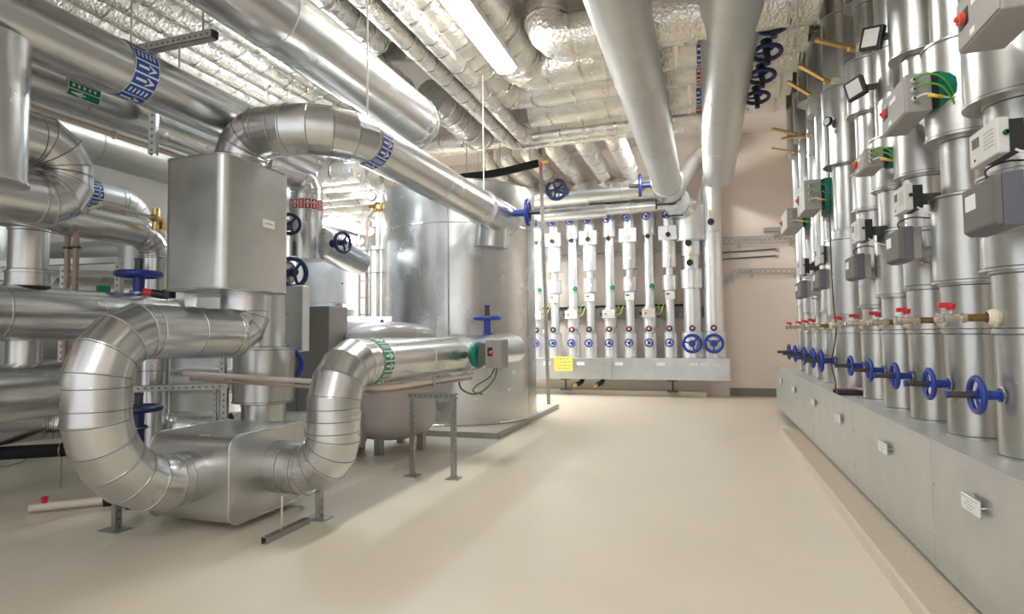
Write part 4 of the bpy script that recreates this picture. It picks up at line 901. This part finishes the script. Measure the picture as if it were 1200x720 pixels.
# valve block behind the tall box
t = thing('valve_block_pipe', 'upright silver pipe with wide sleeve standing behind the foreground bend and floor box', 'pipe', (-4.3, 4.9, 0))
sleeve_stack(t, -4.3, 4.93, [(0.0, 0.62, .14), (0.62, 0.84, .215), (0.84, 1.385, .295), (1.385, 2.3, .2)])
MB().cyl((-4.36, 5.1, 1.2), (-4.43, 5.40, 1.2), 0.08, 16).build('branch', GAL, t)
t = thing('square_box', 'light sheet metal square box hung behind the lower elbow of the tall box', 'casing', (-4.5, 5.4, 1.3))
MB().bb((-4.98, 5.40, 1.335), (-4.2, 5.52, 2.06)).build('casing', 'galvanised_dull', t, bevel=0.01)
for z in (1.335, 2.06): MB().wire([(-4.98, 5.395, z), (-4.2, 5.395, z)], 0.007, 6, 1).build('rim_bead', 'bead', t)
MB().bb((-4.5, 5.392, 1.745), (-4.38, 5.397, 1.755)).build('mark', 'grey_print', t)
gv = make_gate_valve('gate_valve', 'valve', 0.165, 0.03, 0.14, 'blue_enamel', 3); gv.location = (-4.43, 5.38, 1.20); gv.rotation_euler = rot_to((0.75, -0.66, 0.0), 0.3)
gv['label'] = 'blue handwheel under the square box behind the foreground bends'
t = thing('red_band_pipe', 'silver pipe bending down with red arrow band behind the tall box', 'pipe', (-5.4, 7, 3))
pipe(t, [(-5.5, 6.2, 3.80), (-5.39, 7.0, 3.80), (-5.39, 7.0, 2.60)], 0.225, 0.27, 3, panel=1.5, caps=(True, True))
band(t, (-5.39, 7.0, 3.36), (0, 0, 1), 0.227, 0.15, math.radians(150), math.radians(330), 'red_print', 8, 1, label='red and white arrow band', up=(0, 1, 0))
MB().lathe([(0, 0), (0, .25), (0.012, .25), (0.014, .225)], (-5.39, 7.0, 2.585), (0, 0, 1), 36).build('end_collar', GAL, t)
for (x, y, z, d, Rw, l) in ((-5.30, 6.5, 2.98, (0.7, -0.7, 0), 0.13, 'dark handwheel on the right edge of the tall box, upper one'), (-4.93, 6.0, 2.28, (0.9, -0.4, 0), 0.17, 'dark blue handwheel on the right edge of the tall box, lower one'), (-4.95, 7.0, 2.80, (0.9, -0.2, 0), 0.14, 'dark blue handwheel on the pipe right of the red band')):
    gv = make_gate_valve('gate_valve', 'valve', Rw, 0.05, 0.2, 'navy_enamel', 3); gv.location = (x, y, z); gv.rotation_euler = rot_to(d, 0.4); gv['label'] = l
t = P('short silver pipe bend carrying a dark blue handwheel right of the red band', [(-5.22, 7.06, 2.84), (-5.42, 8.35, 2.72)], 0.22, 0.2, 3, panel=0, mat='galvanised', caps=(True, True))
P('short silver pipe behind the tall box holding the lower dark handwheel', [(-5.75, 6.5, 2.28), (-4.90, 5.93, 2.28)], 0.17, panel=0, caps=(True, True))
t = thing('storage_cylinder', 'tall pale silver cylinder behind the red-banded pipe', 'tank', (-6.3, 8.6, 0))
sleeve_stack(t, -6.30, 8.6, [(0.0, 1.95, .55), (1.95, 2.05, .34), (2.05, 3.25, .42)], 'galvanised_bright')
t = thing('storage_cylinder', 'tall dull silver cylinder far left behind the slotted posts', 'tank', (-8.0, 7.65, 0))
sleeve_stack(t, -8.0, 7.65, [(0.0, 2.6, .62), (2.6, 3.3, .4)], 'galvanised_dull')
t = thing('storage_cylinder', 'second dull silver cylinder far left, partly behind the level pipes', 'tank', (-8.4, 4.6, 0))
sleeve_stack(t, -8.4, 4.6, [(0.0, 2.2, .60), (2.2, 2.9, .4)], 'galvanised_dull')
for k, (z, y) in enumerate(((2.75, 6.3), (1.35, 6.8), (0.85, 7.0))):
    t = thing('level_pipe', ['upper', 'middle', 'lower'][k] + ' silver pipe crossing far behind the left level pipes', 'pipe', (-7, y, z))
    pipe(t, [(-9.4, y - 0.6, z), (-5.6, y + 0.3, z)], 0.13 + 0.03 * k, mat='galvanised_dull', panel=1.0)
t = thing('grey_cabinet', 'dark grey sheet cabinet standing behind the foreground bends', 'cabinet', (-5, 6.6, 0))
MB().bb((-5.35, 6.3, 0.0), (-4.5, 6.7, 1.88)).build('body', 'cabinet_grey', t, bevel=0.01); MB().bb((-4.98, 6.294, 0.05), (-4.975, 6.30, 1.85)).build('door_gap', 'dark_gap', t)
t = P('bright level pipe seen behind the green-banded elbow', [(-5.6, 7.0, 1.58), (-4.35, 7.6, 1.58)], 0.2, panel=0, mat='galvanised_bright', caps=(True, True))
t = thing('expansion_vessel', 'round beige grey vessel with domed top on short legs in front of the big tank', 'vessel', (-4.0, 6.95, 0))
prof = []
R0 = 0.60
for k in range(9): a = -PI / 2 + PI / 2 * k / 8; prof.append((0.42 + 0.28 * math.sin(a), R0 * math.cos(a) ** 0.75 if k else 0))
for k in range(1, 9): a = PI / 2 * k / 8; prof.append((1.48 + 0.20 * math.sin(a), R0 * max(0, math.cos(a)) ** 0.85 if k < 8 else 0))
MB().lathe(prof, (-4.0, 6.95, 0), (0, 0, 1), 48, sharp=False).build('shell', 'vessel_paint', t)
MB().lathe([(0, R0 + .004), (0.02, R0 + .004)], (-4.0, 6.95, 1.40), (0, 0, 1), 48).build('seam_ring', 'vessel_paint', t)
for a in (-80, 10, 100, 190): 
    x = -4.0 + 0.42 * math.cos(math.radians(a)); y = 6.95 + 0.42 * math.sin(math.radians(a)); MB().bb((x - 0.045, y - 0.045, 0), (x + 0.045, y + 0.045, 0.33)).build('leg', 'strut_steel', t)
MB().lathe([(0, 0.03), (0.05, 0.015), (0.05, 0)], (-4.1, 6.9, 1.67), (0, 0, 1), 10).build('top_plug', 'black_plastic', t)

# the big tank
t = thing('storage_tank', 'huge silver sheet clad round tank standing in the middle of the room', 'tank', (-4.23, 9.8, 0.07))
cx, cy, RT_ = -4.23, 9.8, 1.38
for z0, z1 in ((0.075, 3.30), (3.30, 4.0)):
    n = 96
    for k in range(5):   # curved sheets
        a0 = 2 * PI * k / 5 - 1.42; a1 = 2 * PI * (k + 1) / 5 - 1.42; m = 20; mb = MB(); vs = []
        for i in range(m + 1):
            a = a0 + (a1 - a0) * i / m; r = RT_ + (0.003 if i < 1 else 0)
            vs += [(cx + r * math.cos(a), cy + r * math.sin(a), z0), (cx + r * math.cos(a), cy + r * math.sin(a), z1)]
        mb.add(vs, [(2 * i, 2 * i + 2, 2 * i + 3, 2 * i + 1) for i in range(m)], True); mb.build('cladding_sheet', 'galvanised', t)
MB().torus((cx, cy, 3.30), (0, 0, 1), RT_ + 0.002, 0.008, 96, 6).build('seam_bead', 'bead', t)
MB().torus((cx, cy, 0.085), (0, 0, 1), RT_ + 0.004, 0.012, 96, 6).build('base_ring', 'bead', t)
MB().lathe([(0, RT_), (0.02, RT_ * 0.6), (0.03, 0)], (cx, cy, 4.0), (0, 0, 1), 96).torus((cx, cy, 4.0), (0, 0, 1), RT_ + 0.002, 0.01, 96, 6).build('top_sheet', 'galvanised', t)
MB().bar((-3.83, 8.44, 0.1), (-3.83, 8.44, 3.99), 0.012, 0.02).build('seam_strip', 'bead', t)
t = thing('tank_base', 'low concrete base slab under the big round tank', 'plinth', (-4.2, 9.8, 0))
MB().bb((-5.8, 8.0, 0), (-2.87, 11.6, 0.07)).build('slab', 'plinth_edge', t)
MB().bb((-2.89, 7.98, 0.0), (-2.85, 11.62, 0.078)).bb((-5.8, 7.97, 0), (-2.85, 8.01, 0.078)).build('edge_strip', 'strut_steel', t)
# pipes beside the tank
t = thing('gauge_pipe', 'thin upright pipe with brass gauge fitting left of the big tank', 'pipe', (-5.43, 9, 1.2))
MB().cyl((-5.43, 9, 0.0), (-5.43, 9, 3.72), 0.036, 12).build('tube', 'cream_conduit', t)
MB().lathe([(0, 0), (0, 0.05), (0.05, 0.09), (0.11, 0.09), (0.16, 0.05), (0.18, 0)], (-5.43, 9, 3.68), (0, 0, 1), 12).bar((-5.6, 9, 3.78), (-5.28, 9, 3.80), 0.06).build('brass_fitting', 'brass', t)
MB().lathe([(0, 0), (0, 0.085), (0.05, 0.085), (0.052, 0)], (-5.52, 8.95, 3.95), (0.3, -1, 0), 18).build('gauge_case', 'black_plastic', t)
MB().lathe([(0.053, 0.07), (0.054, 0)], (-5.52, 8.95, 3.95), (0.3, -1, 0), 18).build('gauge_dial', 'white_print', t)
t = thing('thin_pipe', 'thin rosy upright pipe left of the brass gauge fitting', 'pipe', (-5.65, 9, 1.2))
MB().wire([(-5.65, 9, 0.0), (-5.65, 9, 1.8), (-5.65, 9, 3.45), (-5.60, 9, 3.62), (-5.5, 9, 3.74)], 0.032, 10, 4).build('tube', 'rosy_conduit', t)
for z in (2.6, 3.0): MB().bar((-5.68, 8.95, z), (-5.0, 8.95, z), 0.02).build('clip_rod', 'strut_steel', t)
t = thing('thin_pipe', 'upright thin pipe between the pale cylinder and the white wall gap', 'pipe', (-6.2, 9, 1.2)); MB().cyl((-5.93, 8.6, 0), (-5.93, 8.6, 3.2), 0.045, 12).build('tube', 'rosy_conduit', t)
MB().torus((-5.93, 8.6, 2.4), (0, 0, 1), 0.05, 0.012, 16, 6).build('clip', 'dark_steel', t)
t = thing('white_cabinet', 'white switch cabinet seen in the gap left of the big tank', 'cabinet', (-9.2, 14, 0))
MB().bb((-9.5, 13.6, 0), (-7.2, 14.2, 3.9)).build('body', 'white_print', t, bevel=0.02); MB().bb((-8.6, 13.59, 0.1), (-8.58, 13.6, 2.5)).build('door_gap', 'grey_print', t)
t = thing('cable_ladder', 'upright cable ladder in the bright gap left of the big tank', 'cable tray', (-7.6, 12, 0))
for x in (-7.75, -7.45): MB().bb((x - 0.02, 12.0, 0), (x + 0.02, 12.05, 4.2)).build('side_rail', 'strut_steel', t)
for k in range(10): MB().bar((-7.75, 12.02, 0.4 + k * 0.4), (-7.45, 12.02, 0.4 + k * 0.4), 0.03).build('rung', 'strut_steel', t)
# black rod with brass cock before the back wall ceiling
t = thing('foam_pipe', 'long black foam covered pipe with brass end and red tag below the ceiling ducts', 'pipe', (-4.0, 10.6, 4.6))
MB().wire([(-5.6, 10.6, 4.50), (-4.9, 10.6, 4.50), (-4.6, 10.6, 4.61), (-3.8, 10.6, 4.63), (-2.93, 10.6, 4.74)], 0.075, 14, 4).build('foam_sleeve', 'black_foam', t)
MB().cyl((-2.93, 10.6, 4.74), (-2.74, 10.6, 4.765), 0.032, 10).build('brass_end', 'brass', t); MB().bar((-2.87, 10.56, 4.74), (-2.87, 10.56, 4.52), 0.028).build('red_tag', 'red_plastic', t)
for x in (-4.4, -3.7, -3.1): MB().cyl((x, 10.6, 4.66), (x, 10.6, ZC), 0.008, 6).build('hanger_rod', 'strut_steel', t)

# ================================================================== foil covered ceiling ducts
FN = [0]
def foil(label, pts, R, bends=0.3, gores=4, group=None, mat='foil', tape=0.45, n=28, caps=(True, True)):
    t = thing('foil_duct', label, 'duct', tuple(Vector(pts[0]).lerp(Vector(pts[-1]), 0.5)), group)
    nodes = route_nodes(pts, bends, gores); C = [p for p, _ in nodes]; rnd = random.Random(FN[0]); FN[0] += 1
    L = [C[0]]
    for a, b in zip(C, C[1:]):
        k = max(1, int((b - a).length / 0.16))
        for j in range(1, k + 1): L.append(a.lerp(b, j / k))
    dirs = [(L[i + 1] - L[i]).normalized() for i in range(len(L) - 1)]
    u, v = frame(dirs[0]); vs = []
    for i, p in enumerate(L):
        d = dirs[min(i, len(dirs) - 1)]; d0 = dirs[max(i - 1, 0)]; dd = (d + d0).normalized(); u = (u - dd * u.dot(dd)).normalized(); v = dd.cross(u)
        for k in range(n):
            a = 2 * PI * k / n; r = R * (1 + 0.035 * math.sin(3 * a + i * 1.3) * rnd.uniform(0.2, 1) + rnd.uniform(-0.03, 0.03))
            vs.append(p + (u * math.cos(a) + v * math.sin(a)) * r)
    m = len(L); mb = MB(); mb.add(vs, [(i * n + k, i * n + (k + 1) % n, (i + 1) * n + (k + 1) % n, (i + 1) * n + k) for i in range(m - 1) for k in range(n)], True)
    if caps[0]: mb.add(vs[:n], [tuple(range(n))[::-1]])
    if caps[1]: mb.add(vs[-n:], [tuple(range(n))])
    mb.build('foil_wrap', mat, t)
    acc = 0; nxt = 0.25
    for i in range(m - 1):
        acc += (L[i + 1] - L[i]).length
        if acc > nxt:
            nxt += tape * rnd.uniform(0.7, 1.3); MB().lathe([(0, R * 1.01), (0.0, R * 1.045), (0.035, R * 1.045), (0.035, R * 1.01)], L[i + 1], dirs[i] + Vector((rnd.uniform(-.08, .08), rnd.uniform(-.08, .08), 0)), 24).build('tape_strip', 'foil_tape', t)
    return t
gX = 'level foil ducts across the room'
# across the room (X direction), nearest first
XE = 1.3
foil('foil duct across the room whose elbow ends right of the bright luminaire', [(-2.42, -1.0, 5.42), (-2.42, 8.1, 5.42), (XE, 8.1, 5.42)], 0.34, 0.36, 4, gX)
foil('second foil duct across the room, turning above the far end of the bright luminaire', [(-3.0, -1.0, 5.46), (-3.0, 8.85, 5.44), (XE, 8.85, 5.44)], 0.30, 0.32, 4, gX)
foil('third foil duct across the room behind the bright luminaire', [(-2.75, 9.55, 5.42), (XE, 9.55, 5.42)], 0.34, 0.3, 4, gX)
foil('fourth foil duct across the room, behind the third', [(-3.1, 10.25, 5.38), (XE, 10.25, 5.38)], 0.28, 0.3, 4, gX)
foil('thin foil pipe turning right, left one of the two beside the luminaire', [(-3.42, -1.0, 5.15), (-3.42, 10.55, 5.15), (0.2, 10.55, 5.15)], 0.13, 0.2, 4, gX)
foil('thin foil pipe turning right, right one of the two beside the luminaire', [(-3.08, -1.0, 5.15), (-3.08, 10.2, 5.12), (0.2, 10.2, 5.12)], 0.125, 0.2, 4, gX)
foil('big foil duct with a rounded end at the top, over the aisle', [(-1.75, 6.75, 5.65), (-1.75, 6.75, 5.05), (0.9, 6.75, 5.05)], 0.26, 0.3, 4, gX)
foil('foil duct at the top, between the two big pipes over the aisle', [(-1.3, 7.35, 5.35), (XE, 7.35, 5.35)], 0.30, 0.3, 4, gX)
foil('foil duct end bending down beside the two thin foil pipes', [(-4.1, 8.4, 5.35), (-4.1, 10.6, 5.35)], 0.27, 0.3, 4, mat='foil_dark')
for i, (y, z, R) in enumerate(((11.0, 5.48, .2), (11.45, 5.58, .16), (11.85, 5.66, .14), (12.2, 5.74, .12), (12.5, 5.82, .11))):
    foil('level foil duct above the big tank, ' + ['nearest', 'second', 'third', 'fourth', 'farthest'][i], [(-8.5, y, z), (-0.9 - 0.55 * i, y, z)], R, group='foil ducts above the big tank', tape=0.7)
for i, (x, y0, z, R) in enumerate(((-1.55, 10.9, 5.22, .19), (-2.15, 10.9, 5.22, .19), (-2.8, 11.1, 5.22, .18), (-3.38, 11.3, 5.22, .16), (-3.95, 11.6, 5.22, .15), (-4.45, 11.9, 5.22, .13))):
    foil('bright foil duct running to the back wall, ' + ['rightmost', 'second from the right', 'third from the right', 'fourth from the right', 'fifth from the right', 'leftmost'][i], [(x, y0, z + 0.5), (x, y0, z), (x, 14.75, z)], R, 0.22, 4, group='bright foil ducts running to the back wall', tape=0.6)
for i, y in enumerate((8.9, 9.4, 9.95, 10.5, 11.1, 11.8, 12.6)):
    _d = foil('level foil duct in the bright gap behind the tall box, ' + ['nearest', 'second', 'third', 'middle one', 'fifth', 'sixth', 'farthest'][i], [(-9.4, y, 4.42), (-5.75, y, 4.42)], 0.20 if i < 4 else 0.22, group='foil ducts in the bright gap left of the tank', tape=0.8)
    for x in (-8.6, -6.2): MB().cyl((x, y, 4.6), (x, y, ZC), 0.008, 6).build('hanger_rod', 'strut_steel', _d)
# along the room at the upper left
for i, x in enumerate([-4.0 - 0.36 * k for k in range(13)]):
    foil('foil duct along the room at the upper left, ' + ['first', 'second', 'third', 'fourth', 'fifth', 'sixth', 'seventh', 'eighth', 'ninth', 'tenth', 'eleventh', 'twelfth', 'thirteenth'][i] + ' from the largest overhead pipe',
         [(x, -0.5, 5.35), (x, 8.0 if i else 6.6, 5.35)], 0.155, group='foil ducts along the upper left', tape=0.4)
for i, y in enumerate((5.6, 6.3, 7.0, 7.7)):
    foil('small foil duct crossing above the largest overhead pipe, ' + ['nearest', 'second', 'third', 'farthest'][i], [(-6.6, y, 5.78), (-3.5, y, 5.78)], 0.15, group='small foil ducts crossing above')
# coloured bands on the cross ducts, by the right big pipe
for i, (y, z, R) in enumerate(((7.35, 5.35, .30), (8.1, 5.42, .34), (8.85, 5.44, .30), (9.55, 5.42, .34), (10.25, 5.38, .28))):
    d = [o for o in bpy.data.objects if o.name.startswith('foil_duct') and any(abs((Vector(c.data.vertices[-1].co) + o.location - Vector((XE, y, z))).length) < R * 1.2 for c in o.children if c.name.startswith('foil_wrap'))]
    if d: band(d[0], (0.04 - 0.012 * i, y, z), (1, 0, 0), R * 1.05, 0.10, math.radians(150), math.radians(330), 'red_print' if i % 2 == 0 else 'blue_print', 7, 1, label='coloured arrow band', up=(0, 0, 1))
# column of dark blue handwheels and ducts right of the overhead pipes
for i, y in enumerate((7.0, 7.7, 8.4, 9.15)):
    gv = make_gate_valve('gate_valve', 'valve', 0.16, 0.14, 0.16, 'navy_enamel', 3); gv.location = (0.80, y, 5.08); gv.rotation_euler = rot_to((0, -0.15, -1), 0.5)
    gv['label'] = ['topmost', 'second from the top', 'third from the top', 'lowest'][i] + ' of four dark blue handwheels below the ducts by the right row'; gv['group'] = 'dark blue handwheels below the cross ducts'
